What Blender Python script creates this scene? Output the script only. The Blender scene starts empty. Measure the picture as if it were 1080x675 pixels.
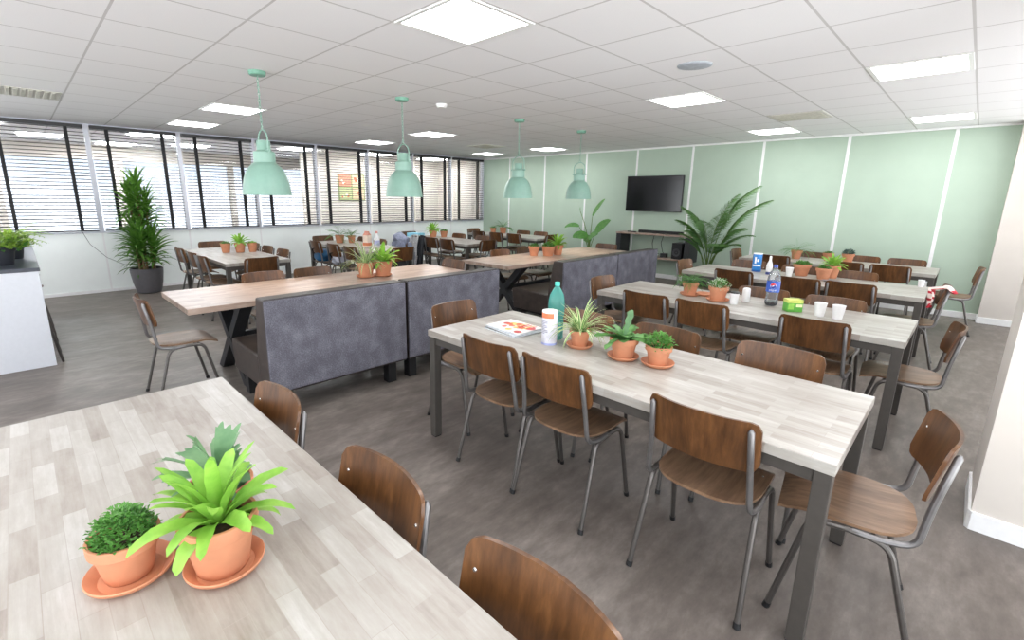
import bpy, math, random
from mathutils import Vector, Matrix
random.seed(7)
PI = math.pi
COL = bpy.context.scene.collection
R = math.radians

# ------------------------------------------------------------------ helpers
def lin(c):
    return tuple(((v/255)/12.92 if v/255 <= .04045 else ((v/255+.055)/1.055)**2.4) for v in c)

class NT:
    def __init__(s, name):
        s.m = bpy.data.materials.new(name); s.m.use_nodes = True
        s.t = s.m.node_tree; s.n = s.t.nodes; s.l = s.t.links
        s.b = s.n['Principled BSDF']
    def node(s, typ, **kw):
        x = s.n.new(typ)
        for k, v in kw.items(): setattr(x, k, v)
        return x
    def link(s, a, b): s.l.new(a, b)
    def coords(s, scale=(1, 1, 1), rot=(0, 0, 0), kind='Object'):
        tc = s.node('ShaderNodeTexCoord'); mp = s.node('ShaderNodeMapping')
        mp.inputs['Scale'].default_value = scale; mp.inputs['Rotation'].default_value = rot
        s.link(tc.outputs[kind], mp.inputs['Vector']); return mp.outputs['Vector']
    def noise(s, vec, scale, detail=4, rough=.55):
        x = s.node('ShaderNodeTexNoise'); x.inputs['Scale'].default_value = scale
        x.inputs['Detail'].default_value = detail; x.inputs['Roughness'].default_value = rough
        s.link(vec, x.inputs['Vector']); return x.outputs['Fac']
    def ramp(s, fac, stops):
        x = s.node('ShaderNodeValToRGB'); e = x.color_ramp.elements
        while len(e) < len(stops): e.new(.5)
        for el, (p, c) in zip(e, stops): el.position = p; el.color = (*lin(c), 1)
        s.link(fac, x.inputs['Fac']); return x.outputs['Color']
    def mix(s, a, b, fac, mode='MIX'):
        x = s.node('ShaderNodeMix'); x.data_type = 'RGBA'; x.blend_type = mode
        if isinstance(fac, float): x.inputs[0].default_value = fac
        else: s.link(fac, x.inputs[0])
        for v, i in ((a, 6), (b, 7)):
            if isinstance(v, tuple): x.inputs[i].default_value = (*v, 1)
            else: s.link(v, x.inputs[i])
        return x.outputs[2]
    def bump(s, h, strength, dist=.01):
        x = s.node('ShaderNodeBump'); x.inputs['Strength'].default_value = strength; x.inputs['Distance'].default_value = dist
        s.link(h, x.inputs['Height']); s.link(x.outputs['Normal'], s.b.inputs['Normal'])
    def col(s, c):
        if isinstance(c, tuple): s.b.inputs['Base Color'].default_value = (*c, 1)
        else: s.link(c, s.b.inputs['Base Color'])
    def set(s, rough=.5, metal=0., spec=None, coat=None):
        s.b.inputs['Roughness'].default_value = rough; s.b.inputs['Metallic'].default_value = metal
        if spec is not None: s.b.inputs['Specular IOR Level'].default_value = spec
        if coat is not None: s.b.inputs['Coat Weight'].default_value = coat

def plain(name, c, rough=.5, metal=0., spec=None, var=.06, scale=30, coat=None):
    t = NT(name); c0 = tuple(max(0, v*(1-var)) for v in c); c1 = tuple(min(255, v*(1+var)) for v in c)
    t.col(t.ramp(t.noise(t.coords(), scale, 3), [(.3, c0), (.7, c1)])); t.set(rough, metal, spec, coat)
    return t.m
def emis(name, c, strength):
    t = NT(name); t.col((0., 0., 0.)); t.b.inputs['Emission Color'].default_value = (*lin(c), 1)
    t.b.inputs['Emission Strength'].default_value = strength; t.set(.6, 0, 0.); return t.m
def leafmat(name, c, c2=None, rough=.45):
    t = NT(name); c2 = c2 or tuple(v*.72 for v in c)
    t.col(t.ramp(t.noise(t.coords(), 22, 3), [(.3, c2), (.65, c)])); t.set(rough, 0, .4)
    b = t.b; tr = t.node('ShaderNodeBsdfTranslucent'); tr.inputs['Color'].default_value = (*lin(c), 1)
    mx = t.node('ShaderNodeMixShader'); mx.inputs[0].default_value = .22
    out = [n for n in t.n if n.type == 'OUTPUT_MATERIAL'][0]
    t.link(b.outputs[0], mx.inputs[1]); t.link(tr.outputs[0], mx.inputs[2]); t.link(mx.outputs[0], out.inputs['Surface'])
    return t.m
def glassmat(name, tint=(1., 1., 1.), rough=.0, refl=1.0):
    t = NT(name); out = [n for n in t.n if n.type == 'OUTPUT_MATERIAL'][0]
    tr = t.node('ShaderNodeBsdfTransparent'); tr.inputs['Color'].default_value = (*tint, 1)
    gl = t.node('ShaderNodeBsdfGlossy'); gl.inputs['Roughness'].default_value = rough
    fr = t.node('ShaderNodeFresnel'); fr.inputs['IOR'].default_value = 1.45
    mu = t.node('ShaderNodeMath', operation='MULTIPLY'); mu.inputs[1].default_value = refl
    t.link(fr.outputs[0], mu.inputs[0])
    mx = t.node('ShaderNodeMixShader'); t.link(mu.outputs[0], mx.inputs[0])
    t.link(tr.outputs[0], mx.inputs[1]); t.link(gl.outputs[0], mx.inputs[2]); t.link(mx.outputs[0], out.inputs['Surface'])
    return t.m

class MB:
    """collects shapes, builds ONE mesh object"""
    def __init__(s): s.v = []; s.f = []; s.mi = []
    def quads(s, verts, faces, mi=0):
        o = len(s.v); s.v += [tuple(v) for v in verts]
        s.f += [tuple(i+o for i in f) for f in faces]; s.mi += [mi]*len(faces); return s
    def box(s, x0, x1, y0, y1, z0, z1, mi=0, bev=0.):
        if bev <= 0:
            v = [(x, y, z) for z in (z0, z1) for y in (y0, y1) for x in (x0, x1)]
            return s.quads(v, [(0, 2, 3, 1), (4, 5, 7, 6), (0, 1, 5, 4), (2, 6, 7, 3), (0, 4, 6, 2), (1, 3, 7, 5)], mi)
        import bmesh
        bm = bmesh.new(); bmesh.ops.create_cube(bm, size=1)
        for w in bm.verts: w.co = Vector(((x0+x1)/2+w.co.x*(x1-x0), (y0+y1)/2+w.co.y*(y1-y0), (z0+z1)/2+w.co.z*(z1-z0)))
        bmesh.ops.bevel(bm, geom=bm.edges[:], offset=bev, segments=2, affect='EDGES', profile=.5)
        s.bm(bm, mi); return s
    def bm(s, bm, mi=0):
        bm.verts.index_update()
        s.quads([w.co for w in bm.verts], [tuple(w.index for w in f.verts) for f in bm.faces], mi); bm.free()
    def lathe(s, prof, c=(0, 0, 0), n=24, mi=0, cap=True):
        o = len(s.v); m = len(prof)
        for r, z in prof:
            for k in range(n):
                a = 2*PI*k/n; s.v.append((c[0]+r*math.cos(a), c[1]+r*math.sin(a), c[2]+z))
        for i in range(m-1):
            for k in range(n):
                s.f.append((o+i*n+k, o+i*n+(k+1) % n, o+(i+1)*n+(k+1) % n, o+(i+1)*n+k)); s.mi.append(mi)
        if cap:
            if prof[0][0] > 1e-4: s.f.append(tuple(o+k for k in range(n))[::-1]); s.mi.append(mi)
            if prof[-1][0] > 1e-4: s.f.append(tuple(o+(m-1)*n+k for k in range(n))); s.mi.append(mi)
        return s
    def tube(s, pts, r, n=8, mi=0, cap=True, closed=False):
        P = [Vector(p) for p in pts]; L = len(P); rr = r if isinstance(r, (list, tuple)) else [r]*L
        o = len(s.v); prev = None
        for i in range(L):
            t = (P[(i+1) % L]-P[i-1]) if closed else (P[min(i+1, L-1)]-P[max(i-1, 0)])
            t.normalize()
            if prev is None:
                a = Vector((0, 0, 1)) if abs(t.z) < .9 else Vector((1, 0, 0)); u = t.cross(a).normalized()
            else:
                u = prev-t*prev.dot(t); u.normalize()
            prev = u; w = t.cross(u)
            for k in range(n):
                g = 2*PI*k/n; s.v.append(tuple(P[i]+(u*math.cos(g)+w*math.sin(g))*rr[i]))
        for i in range(L if closed else L-1):
            j = (i+1) % L
            for k in range(n):
                s.f.append((o+i*n+k, o+i*n+(k+1) % n, o+j*n+(k+1) % n, o+j*n+k)); s.mi.append(mi)
        if cap and not closed:
            s.f.append(tuple(o+k for k in range(n))[::-1]); s.f.append(tuple(o+(L-1)*n+k for k in range(n))); s.mi += [mi, mi]
        return s
    def slab(s, top, off, mi=0, mi_edge=None):
        """closed shell from a grid top[i][j]; off = vector or function giving the thickness offset"""
        a, b = len(top), len(top[0]); o = len(s.v); mi_edge = mi if mi_edge is None else mi_edge
        fl = [Vector(p) for r_ in top for p in r_]
        s.v += [tuple(p) for p in fl]
        s.v += [tuple(p+(off(p) if callable(off) else Vector(off))) for p in fl]
        N = a*b; I = lambda i, j: o+i*b+j
        for i in range(a-1):
            for j in range(b-1):
                s.f.append((I(i, j), I(i, j+1), I(i+1, j+1), I(i+1, j))); s.mi.append(mi)
                s.f.append((I(i, j)+N, I(i+1, j)+N, I(i+1, j+1)+N, I(i, j+1)+N)); s.mi.append(mi)
        ring = [(0, j) for j in range(b)]+[(i, b-1) for i in range(1, a)]+[(a-1, j) for j in range(b-2, -1, -1)]+[(i, 0) for i in range(a-2, 0, -1)]
        for k in range(len(ring)):
            p, q = I(*ring[k]), I(*ring[(k+1) % len(ring)])
            s.f.append((p, p+N, q+N, q)); s.mi.append(mi_edge)
        return s
    def build(s, name, mats, parent=None, smooth=False, loc=None, rz=0, auto=None):
        me = bpy.data.meshes.new(name); me.from_pydata(s.v, [], s.f)
        if not isinstance(mats, (list, tuple)): mats = [mats]
        for m in mats: me.materials.append(m)
        me.polygons.foreach_set('material_index', s.mi)
        me.update()
        import bmesh
        bm = bmesh.new(); bm.from_mesh(me); bmesh.ops.recalc_face_normals(bm, faces=bm.faces[:]) if smooth != 'leaf' else None
        bm.to_mesh(me); bm.free()
        if smooth:
            me.polygons.foreach_set('use_smooth', [True]*len(me.polygons))
            if smooth != 'leaf':
                try: me.set_sharp_from_angle(angle=R(auto or 38))
                except Exception: pass
        ob = bpy.data.objects.new(name, me); COL.objects.link(ob)
        if loc is not None: ob.location = loc
        ob.rotation_euler.z = rz
        if parent: ob.parent = parent
        return ob

def tag(o, label, cat, group=None, kind=None):
    o['label'] = label; o['category'] = cat
    if group: o['group'] = group
    elif 'group' in o: del o['group']
    if kind: o['kind'] = kind
    return o
def struct(o): o['kind'] = 'structure'; return o
def empty(name, loc=(0, 0, 0), rz=0):
    o = bpy.data.objects.new(name, None); COL.objects.link(o); o.location = loc; o.rotation_euler.z = rz
    o.empty_display_size = .1; return o
def dup(o, parent=None):
    c = o.copy(); COL.objects.link(c)
    if parent: c.parent = parent
    for ch in list(o.children): dup(ch, c)
    return c
def fillet(pts, rad, n=5):
    """polyline with rounded corners"""
    P = [Vector(p) for p in pts]; out = [P[0]]
    for i in range(1, len(P)-1):
        a, b, c = P[i-1], P[i], P[i+1]; d1 = (a-b); d2 = (c-b)
        r = min(rad, d1.length*.48, d2.length*.48); p = b+d1.normalized()*r; q = b+d2.normalized()*r
        for k in range(n+1):
            t = k/n; out.append(p*(1-t)**2+b*2*t*(1-t)+q*t*t)
    out.append(P[-1]); return out

# ------------------------------------------------------------------ materials
M = {}
def mk_table(name, stops, streak, rot):
    t = NT(name); v = t.coords(rot=(0, 0, rot))
    br = t.node('ShaderNodeTexBrick'); br.offset = .37; br.offset_frequency = 2; br.squash = 1
    br.inputs['Scale'].default_value = 1; br.inputs['Brick Width'].default_value = .22; br.inputs['Row Height'].default_value = .05
    br.inputs['Mortar Size'].default_value = .0008; br.inputs['Color1'].default_value = (0, 0, 0, 1); br.inputs['Color2'].default_value = (1, 1, 1, 1)
    br.inputs['Mortar'].default_value = (.25, .25, .25, 1); br.inputs['Bias'].default_value = 0
    t.link(v, br.inputs['Vector'])
    v2 = t.coords(scale=(1.6, 22, 22) if rot == 0 else (22, 1.6, 22)); n1 = t.noise(v2, 2.6, 6, .65)
    v3 = t.coords(scale=(3, 9, 9) if rot == 0 else (9, 3, 9)); n2 = t.noise(v3, 2.2, 5, .7)
    a = t.node('ShaderNodeMath', operation='MULTIPLY'); t.link(br.outputs['Color'], a.inputs[0]); a.inputs[1].default_value = .3
    b = t.node('ShaderNodeMath', operation='MULTIPLY_ADD'); t.link(n1, b.inputs[0]); b.inputs[1].default_value = .42; t.link(a.outputs[0], b.inputs[2])
    c = t.node('ShaderNodeMath', operation='MULTIPLY_ADD'); t.link(n2, c.inputs[0]); c.inputs[1].default_value = streak; t.link(b.outputs[0], c.inputs[2])
    t.col(t.ramp(c.outputs[0], stops)); t.set(.34, 0, .45); t.bump(n1, .06, .003); return t.m
M['laminate'] = mk_table('whitewashed_plank_laminate', [(.16, (102, 92, 83)), (.34, (139, 130, 121)), (.5, (157, 150, 142)), (.68, (170, 166, 159)), (.86, (188, 186, 182))], .44, 0)
M['laminate_warm'] = mk_table('warm_plank_laminate', [(.18, (112, 93, 82)), (.38, (146, 125, 112)), (.55, (166, 145, 131)), (.75, (178, 161, 149)), (.92, (190, 178, 170))], .42, R(90))
def mk_walnut():
    t = NT('walnut_plywood'); v = t.coords(scale=(38, 38, 2.2)); n = t.noise(v, 1.6, 6, .62)
    v2 = t.coords(scale=(5, 5, 1.0)); n2 = t.noise(v2, 1.8, 3)
    a = t.node('ShaderNodeMath', operation='MULTIPLY_ADD'); t.link(n2, a.inputs[0]); a.inputs[1].default_value = .6
    h = t.node('ShaderNodeMath', operation='MULTIPLY'); t.link(n, h.inputs[0]); h.inputs[1].default_value = .5; t.link(h.outputs[0], a.inputs[2])
    oi = t.node('ShaderNodeObjectInfo')
    rnd = t.node('ShaderNodeMath', operation='MULTIPLY_ADD'); t.link(oi.outputs['Random'], rnd.inputs[0]); rnd.inputs[1].default_value = .12; t.link(a.outputs[0], rnd.inputs[2])
    t.col(t.ramp(rnd.outputs[0], [(.32, (44, 26, 13)), (.5, (70, 44, 23)), (.66, (93, 60, 33)), (.84, (120, 81, 47))]))
    t.set(.33, 0, .5); t.bump(n, .05, .002); return t.m
M['walnut'] = mk_walnut()
def mk_seat():
    t = NT('walnut_seat_plywood'); v = t.coords(scale=(34, 2.4, 34)); n = t.noise(v, 1.6, 6, .62)
    v2 = t.coords(scale=(4, 1.5, 4)); n2 = t.noise(v2, 1.8, 3)
    a = t.node('ShaderNodeMath', operation='MULTIPLY_ADD'); t.link(n2, a.inputs[0]); a.inputs[1].default_value = .6
    h = t.node('ShaderNodeMath', operation='MULTIPLY'); t.link(n, h.inputs[0]); h.inputs[1].default_value = .5; t.link(h.outputs[0], a.inputs[2])
    t.col(t.ramp(a.outputs[0], [(.3, (70, 50, 36)), (.5, (110, 84, 64)), (.7, (144, 115, 91))])); t.set(.4, 0, .38); return t.m
M['seat'] = mk_seat()
M['tube'] = plain('gunmetal_tube', (100, 96, 93), .34, .7, var=.04)
M['post'] = plain('light_steel_tube', (124, 122, 122), .36, .7, var=.04)
M['black'] = plain('black_plastic', (22, 22, 24), .45)
M['rivet'] = plain('bright_rivet', (220, 218, 214), .25, .9)
M['tableleg'] = plain('grey_powder_coat', (78, 74, 70), .42, .25, var=.03)
M['xleg'] = plain('black_steel', (42, 43, 46), .5, .2)
def mk_fabric():
    t = NT('grey_felt_fabric'); n = t.noise(t.coords(), 110, 6, .8); n2 = t.noise(t.coords(), 7, 4)
    a = t.node('ShaderNodeMath', operation='MULTIPLY_ADD'); t.link(n2, a.inputs[0]); a.inputs[1].default_value = .35
    h = t.node('ShaderNodeMath', operation='MULTIPLY'); t.link(n, h.inputs[0]); h.inputs[1].default_value = .65; t.link(h.outputs[0], a.inputs[2])
    t.col(t.ramp(a.outputs[0], [(.32, (62, 61, 68)), (.5, (96, 95, 104)), (.66, (134, 133, 143))])); t.set(.85, 0, .25); t.bump(n, .25, .003); return t.m
M['fabric'] = mk_fabric()
M['leather'] = plain('dark_brown_leather', (56, 48, 44), .42, var=.16, scale=14)
M['piping'] = plain('dark_piping', (58, 54, 54), .5)
M['terra'] = plain('terracotta', (200, 136, 102), .7, var=.06, scale=9)
M['soil'] = plain('potting_soil', (58, 44, 34), .95, var=.3, scale=80)
M['mint'] = plain('mint_enamel', (134, 170, 155), .32, var=.015)
M['mintdark'] = plain('mint_canopy', (112, 160, 140), .45, var=.02)
M['white'] = plain('white_paint', (236, 236, 236), .5, var=.01)
M['whitemet'] = plain('white_enamel', (240, 240, 238), .35, var=.01)
M['wallwhite'] = plain('white_wall_paint', (206, 199, 191), .75, var=.012, scale=4)
M['panelwhite'] = plain('pale_wall_panel', (242, 247, 245), .5, var=.012, scale=3)
M['green'] = plain('mint_green_wall_panel', (174, 192, 175), .62, var=.012, scale=3)
M['slat'] = plain('black_blind_slat', (40, 40, 42), .45)
M['tape'] = plain('black_ladder_tape', (26, 26, 28), .8)
M['frame'] = plain('pale_window_frame', (214, 216, 226), .4, var=.01)
M['bulb'] = emis('warm_bulb', (255, 214, 160), 6)
M['panel'] = emis('led_diffuser', (252, 253, 255), 16)
M['panel2'] = emis('led_diffuser_office', (252, 253, 255), 40)
M['glass'] = glassmat('window_glass', (.97, .98, .98), 0, .9)
def mk_floor():
    t = NT('taupe_vinyl_floor'); v = t.coords(scale=(1, .45, 1)); n = t.noise(v, 2.6, 8, .7); n2 = t.noise(t.coords(scale=(1, .35, 1)), 14, 5, .7)
    a = t.node('ShaderNodeMath', operation='MULTIPLY_ADD'); t.link(n2, a.inputs[0]); a.inputs[1].default_value = .45
    h = t.node('ShaderNodeMath', operation='MULTIPLY'); t.link(n, h.inputs[0]); h.inputs[1].default_value = .55; t.link(h.outputs[0], a.inputs[2])
    t.col(t.ramp(a.outputs[0], [(.3, (80, 73, 68)), (.5, (110, 102, 96)), (.7, (144, 136, 129))])); t.set(.42, 0, .28); t.bump(n2, .04, .003); return t.m
M['floor'] = mk_floor()
TILE = .61571; GX = -1.43053721; GY = 2.99643691
def mk_ceiling():
    t = NT('mineral_ceiling_tiles')
    tc = t.node('ShaderNodeTexCoord'); sp = t.node('ShaderNodeSeparateXYZ'); t.link(tc.outputs['Object'], sp.inputs[0])
    def line(out, off):
        a = t.node('ShaderNodeMath', operation='SUBTRACT'); t.link(out, a.inputs[0]); a.inputs[1].default_value = off
        b = t.node('ShaderNodeMath', operation='PINGPONG'); t.link(a.outputs[0], b.inputs[0]); b.inputs[1].default_value = TILE/2
        c = t.node('ShaderNodeMath', operation='LESS_THAN'); t.link(b.outputs[0], c.inputs[0]); c.inputs[1].default_value = .0075
        return c.outputs[0]
    lx, ly = line(sp.outputs[0], GX), line(sp.outputs[1], GY)
    m = t.node('ShaderNodeMath', operation='MAXIMUM'); t.link(lx, m.inputs[0]); t.link(ly, m.inputs[1])
    n = t.noise(tc.outputs['Object'], 160, 3, .7)
    base = t.ramp(n, [(.3, (238, 237, 239)), (.7, (244, 243, 244))])
    t.col(t.mix(base, lin((206, 204, 204)), m.outputs[0])); t.set(.85, 0, .1); return t.m
M['ceiling'] = mk_ceiling()
L_ = dict(bright=leafmat('lime_leaf', (152, 198, 84), (108, 164, 56)), mid=leafmat('green_leaf', (92, 148, 66), (62, 112, 50)), dark=leafmat('dark_green_leaf', (58, 98, 44), (34, 68, 30)),
          grey=leafmat('grey_green_leaf', (122, 160, 116), (88, 128, 92)), cream=leafmat('cream_leaf_edge', (226, 232, 184), (200, 212, 150)),
          herb=leafmat('herb_leaf', (104, 160, 74), (66, 118, 52)), olive=leafmat('olive_leaf', (132, 146, 72), (96, 120, 56)), whitefleck=leafmat('white_flecked_leaf', (214, 222, 204), (150, 180, 136)),
          blue=leafmat('blue_green_succulent_leaf', (84, 112, 100), (58, 84, 76)), palm=leafmat('palm_leaf', (94, 134, 70), (58, 96, 48)), stem=leafmat('green_stem', (112, 140, 70)),
          trunk=plain('brown_cane', (120, 98, 70), .8, var=.2), fern=leafmat('yellow_green_fern', (168, 200, 88), (116, 160, 60)))

# ------------------------------------------------------------------ the room
XW, YW, CE = -9.764, 9.297, 2.60
YB, XR = -3.8, 2.2
struct(MB().box(-14.2, XR, YB, YW+.1, -.12, 0).build('floor', M['floor']))
struct(MB().box(XW-.1, XR, YB, YW+.1, CE, CE+.12).build('ceiling', M['ceiling']))
# far (green) wall: panels with white joint strips and a white cove
w = struct(MB().box(XW-.1, .215, YW, YW+.12, 0, CE).build('wall_back', M['green']))
for i, x in enumerate((-8.78, -7.6, -6.4, -5.15, -4.0, -2.78, -1.585, -.388)):
    o = MB().box(x-.021, x+.021, YW-.006, YW+.002, .09, CE-.03, bev=.002).build('joint_strip', M['white'], w)
struct(MB().box(XW, .215, YW-.035, YW, CE-.03, CE, bev=.006).build('trim_1', M['white']))
struct(MB().box(XW, .215, YW-.014, YW, 0, .085, bev=.004).build('baseboard_back', M['white']))
# white wall right of it, standing slightly proud
struct(MB().box(.212, XR, YW-.22, YW+.12, 0, CE).build('wall_back_white', M['wallwhite']))
struct(MB().box(.2, XR, YW-.234, YW-.22, 0, .085, bev=.004).box(.198, .212, YW-.234, YW-.012, 0, .085, bev=.004).build('baseboard_white', M['white']))
wr = MB().box(XR, XR+.12, 3.0, YW+.1, 0, .25).box(XR, XR+.12, 3.0, YW+.1, CE-.12, CE).box(XR, XR+.12, 3.0, 3.7, .25, CE-.12)
for y in (5.0, 6.35, 7.7, 9.05): wr.box(XR, XR+.12, y-.06 if y < 9 else y, y+.06 if y < 9 else YW+.1, .25, CE-.12)
struct(wr.build('wall_right', M['wallwhite']))
rw = MB().box(XW-.1, XR, YB-.12, YB, 0, .5).box(XW-.1, XR, YB-.12, YB, CE-.15, CE)
for x in (XW-.1, -6.9, -4.0, -1.1, XR-.12): rw.box(x, x+.12, YB-.12, YB, .5, CE-.15)
struct(rw.build('wall_front', M['wallwhite']))
# white pillar wall on the right in front
struct(MB().box(.212, XR+.1, 3.15, 3.62, 0, CE).build('wall_right_pillar', M['wallwhite']))
bb = MB()
bb.slab([[Vector((.2, 3.63, z)), Vector((.2, 3.155, z)), Vector((.215, 3.137, z)), Vector((XR, 3.137, z))] for z in (0, .095)], lambda p: Vector((.012, .012, 0)))
struct(bb.build('baseboard_pillar', M['white']))
# window wall: lower panels, posts, glass, black venetian blinds
SILL = .965
wl = struct(MB().box(XW-.1, XW, -2.6, YW, 0, SILL-.01).build('wall_left', M['panelwhite']))
struct(MB().box(XW, XW+.012, -2.6, YW-.02, 0, .05, bev=.003).build('baseboard_left', M['white']))
joints = [-2.68+1.2*k for k in range(10)]+[YW-.03]
for j in joints[1:-1]:
    MB().box(XW-.004, XW+.004, j-.012, j+.012, .05, SILL-.012).build('panel_joint', M['white'], wl)
struct(MB().box(XW-.1, XW+.02, -2.6, YW, SILL-.012, SILL+.012, bev=.004).build('trim_2', M['frame']))
struct(MB().box(XW-.1, XW, -2.6, YW, CE-.03, CE).build('trim_3', M['frame']))
for k in range(len(joints)-1):
    a, b = joints[k], joints[k+1]
    wo = struct(MB().box(XW-.055, XW-.047, a, b, SILL, CE-.03).build('window_%d' % (k+1), M['glass']))
    MB().box(XW-.08, XW+.004, a-.03, a+.03, SILL, CE-.03, bev=.004).build('window_frame', M['frame'], wo)
    if k == len(joints)-2: MB().box(XW-.08, XW+.004, b-.035, b+.03, SILL, CE-.03, bev=.004).build('window_frame', M['frame'], wo)
names = ['', 'behind the white counter', 'above the white counter plants', 'behind the tall dracaena', 'beside the tall dracaena, on its right', 'behind the first pendant lamp shade',
         'with the poster showing through it', 'behind the second pendant lamp shade', 'second from the green wall', 'narrow one next to the green wall']
def blind(a, b, label):
    r = empty('venetian_blind', (XW+.042, (a+b)/2, SILL+.02)); h = (b-a)/2-.004; top = CE-.025-(SILL+.02)
    tag(r, label, 'blind', 'black venetian blinds along the window wall')
    MB().box(-.03, .03, -h, h, top-.05, top, bev=.004).build('headrail', M['slat'], r)
    MB().box(-.026, .026, -h, h, .0, .02, bev=.004).build('bottom_rail', M['slat'], r)
    s = MB(); n = int((top-.09)/.0475); ta = R(16)
    for i in range(n):
        z = .05+i*(top-.11)/(n-1); c, d = .024*math.cos(ta), .024*math.sin(ta)
        s.slab([[Vector((-c, -h, z+d)), Vector((-c, h, z+d))], [Vector((0, -h, z+.004)), Vector((0, h, z+.004))], [Vector((c, -h, z-d)), Vector((c, h, z-d))]], (0, 0, -.002))
    s.build('slats', M['slat'], r)
    for t in ((-h+.2, h-.2) if h > .4 else (-h+.15, h-.15)):
        m = MB()
        for x in (-.027, .027): m.box(x-.001, x+.001, t-.021, t+.021, .01, top-.01)
        m.build('ladder_tape', M['tape'], r)
    return r
for k in range(len(joints)-1):
    if k == 0: continue
    r = blind(joints[k]+.035, joints[k+1]-.035, 'black slatted venetian blind '+names[k])
    if k == 2: MB().tube([(0.02, .35, .0), (.03, .42, -.2), (.03, .6, -.42), (.03, .82, -.56)], .003, 5).build('pull_cord', M['tape'], r)
# the office behind the glass
struct(MB().box(-14.2, -14.1, -2.6, YW, 0, .7).box(-14.2, -14.1, -2.6, YW, 2.3, CE).box(-14.2, -14.1, 6.4, YW, .7, 2.3).box(-14.2, -14.1, 1.7, 1.9, .7, 2.3).box(-14.2, -14.1, 4.1, 4.25, .7, 2.3).box(-14.2, -14.1, -.3, -.15, .7, 2.3).build('wall_office_back', M['wallwhite']))
struct(MB().box(-14.17, -14.16, -2.6, 6.4, .7, 2.3).build('window_office', glassmat('daylight_dimming_glass', (.55, .57, .6), 0, .6)))  # tint added to dim the daylight behind the slats
struct(MB().box(-11.9, -11.8, 5.1, YW, 0, CE).build('wall_office_partition', M['wallwhite']))
struct(MB().box(-14.2, XW-.1, -2.7, -2.6, 0, CE).build('wall_office_side', M['wallwhite']))
struct(MB().box(-14.2, XW-.1, -2.7, YW+.1, CE, CE+.12).build('ceiling_office', M['ceiling']))
struct(MB().box(-14.2, XW-.1, YW, YW+.1, 0, CE).build('wall_office_end', M['wallwhite']))
for i, (x, y) in enumerate(((-12.6, .2), (-12.6, 2.6), (-11.4, 4.4), (-11.2, 6.3), (-11.2, 8.1), (-10.9, -.6), (-10.9, 1.6), (-13.5, 1.4))):  # panels beside the partition and the deepest one added to brighten the office
    o = MB().box(x, x+.6, y, y+.6, CE-.012, CE-.002).build('office_ceiling_light', M['panel2'])
    tag(o, 'square ceiling light of the room behind the blinds, '+('second from left', 'deep behind the dracaena', 'left of the poster', 'added one right of the poster', 'added one nearest the green wall', 'furthest left', 'above the dracaena', 'added one deepest in the room')[i], 'light', 'office ceiling lights')
def poster():
    m = MB(); x = -11.796
    m.box(x, x+.02, 6.02, 6.78, 1.46, 2.14, 0)
    cs = [((6.05, 6.38, 1.82, 2.11), 1), ((6.42, 6.75, 1.82, 2.11), 2), ((6.05, 6.38, 1.49, 1.78), 3), ((6.42, 6.75, 1.49, 1.78), 2)]
    for (a, b, c, d), k in cs:
        m.box(x+.02, x+.024, a, b, c, d, k)
        for q in range(4):
            cy, cz = random.uniform(a+.06, b-.06), random.uniform(c+.06, d-.06); rr = random.uniform(.025, .05)
            n = 10; vs = [(x+.0245+.0003*q, cy+rr*math.cos(2*PI*i/n), cz+rr*math.sin(2*PI*i/n)) for i in range(n)]
            m.quads(vs, [tuple(range(n))], 4+q % 2)
    o = m.build('poster', [plain('poster_green_border', (128, 142, 96)), plain('poster_red', (206, 128, 104)), plain('poster_sand', (214, 186, 150)), plain('poster_moss', (170, 178, 130)), plain('poster_cream', (236, 224, 196)), plain('poster_rust', (190, 96, 66))])
    tag(o, 'colourful four panel food poster on office wall seen through the blinds', 'poster')
poster()

# ceiling fixtures
def cell(i, j): return (GX+(i+.5)*TILE, GY+(j+.5)*TILE)
def make_light():
    r = empty('ceiling_light'); h = TILE/2-.008
    f = MB()
    for (a, b, c, d) in ((-h, h, -h, -h+.03), (-h, h, h-.03, h), (-h, -h+.03, -h+.03, h-.03), (h-.03, h, -h+.03, h-.03)): f.box(a, b, c, d, -.008, .0, bev=.002)
    f.build('frame', M['whitemet'], r)
    MB().box(-h+.028, h-.028, -h+.028, h-.028, -.005, -.001).build('diffuser', M['panel'], r)
    return r
lt = None
rowname = {-6.5: 'behind the camera', -1.5: 'in the near row', 3.5: 'in the middle row', 8.5: 'in the row nearest the green wall'}
rowj = {-7: 'in the added row behind the camera', -2: 'in the near row', 3: 'in the middle row', 8: 'in the row nearest the green wall'}
coln = {-12: 'furthest left by the blinds', -9: 'just left of the pendant lamps', -2: 'over the white tables', 1: 'furthest right'}
for j in (-7, -2, 3, 8):  # row behind the camera is unseen, added for its light
    for i in (-12, -9, -2, 1):
        if lt is None: lt = make_light(); o = lt
        else: o = dup(lt)
        x, y = cell(i, j)
        if i == -12: x += .0
        o.location = (x, y, CE)
        tag(o, 'square ceiling light %s, %s' % (rowj[j], coln[i]), 'light', 'square ceiling light panels')
def make_vent(i, j, label):
    x, y = cell(i, j); r = empty('ceiling_vent', (x, y, CE)); tag(r, label, 'vent', 'beige ceiling vents')
    MB().box(-.29, .29, -.29, .29, -.006, 0, bev=.003).build('frame', plain('beige_vent', (214, 212, 204), .6), r)
    s = MB()
    for k in range(9): s.box(-.25, .25, -.25+k*.058, -.25+k*.058+.03, -.012, -.006)
    s.build('slats', plain('beige_vent_slats', (198, 196, 184), .6), r)
make_vent(-1, 6, 'beige square ceiling vent near the right end of green wall')
make_vent(-10, 6, 'beige square ceiling vent near the far left corner')
make_vent(-10, -5, 'beige square ceiling vent above the white counter, at left edge')
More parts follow.
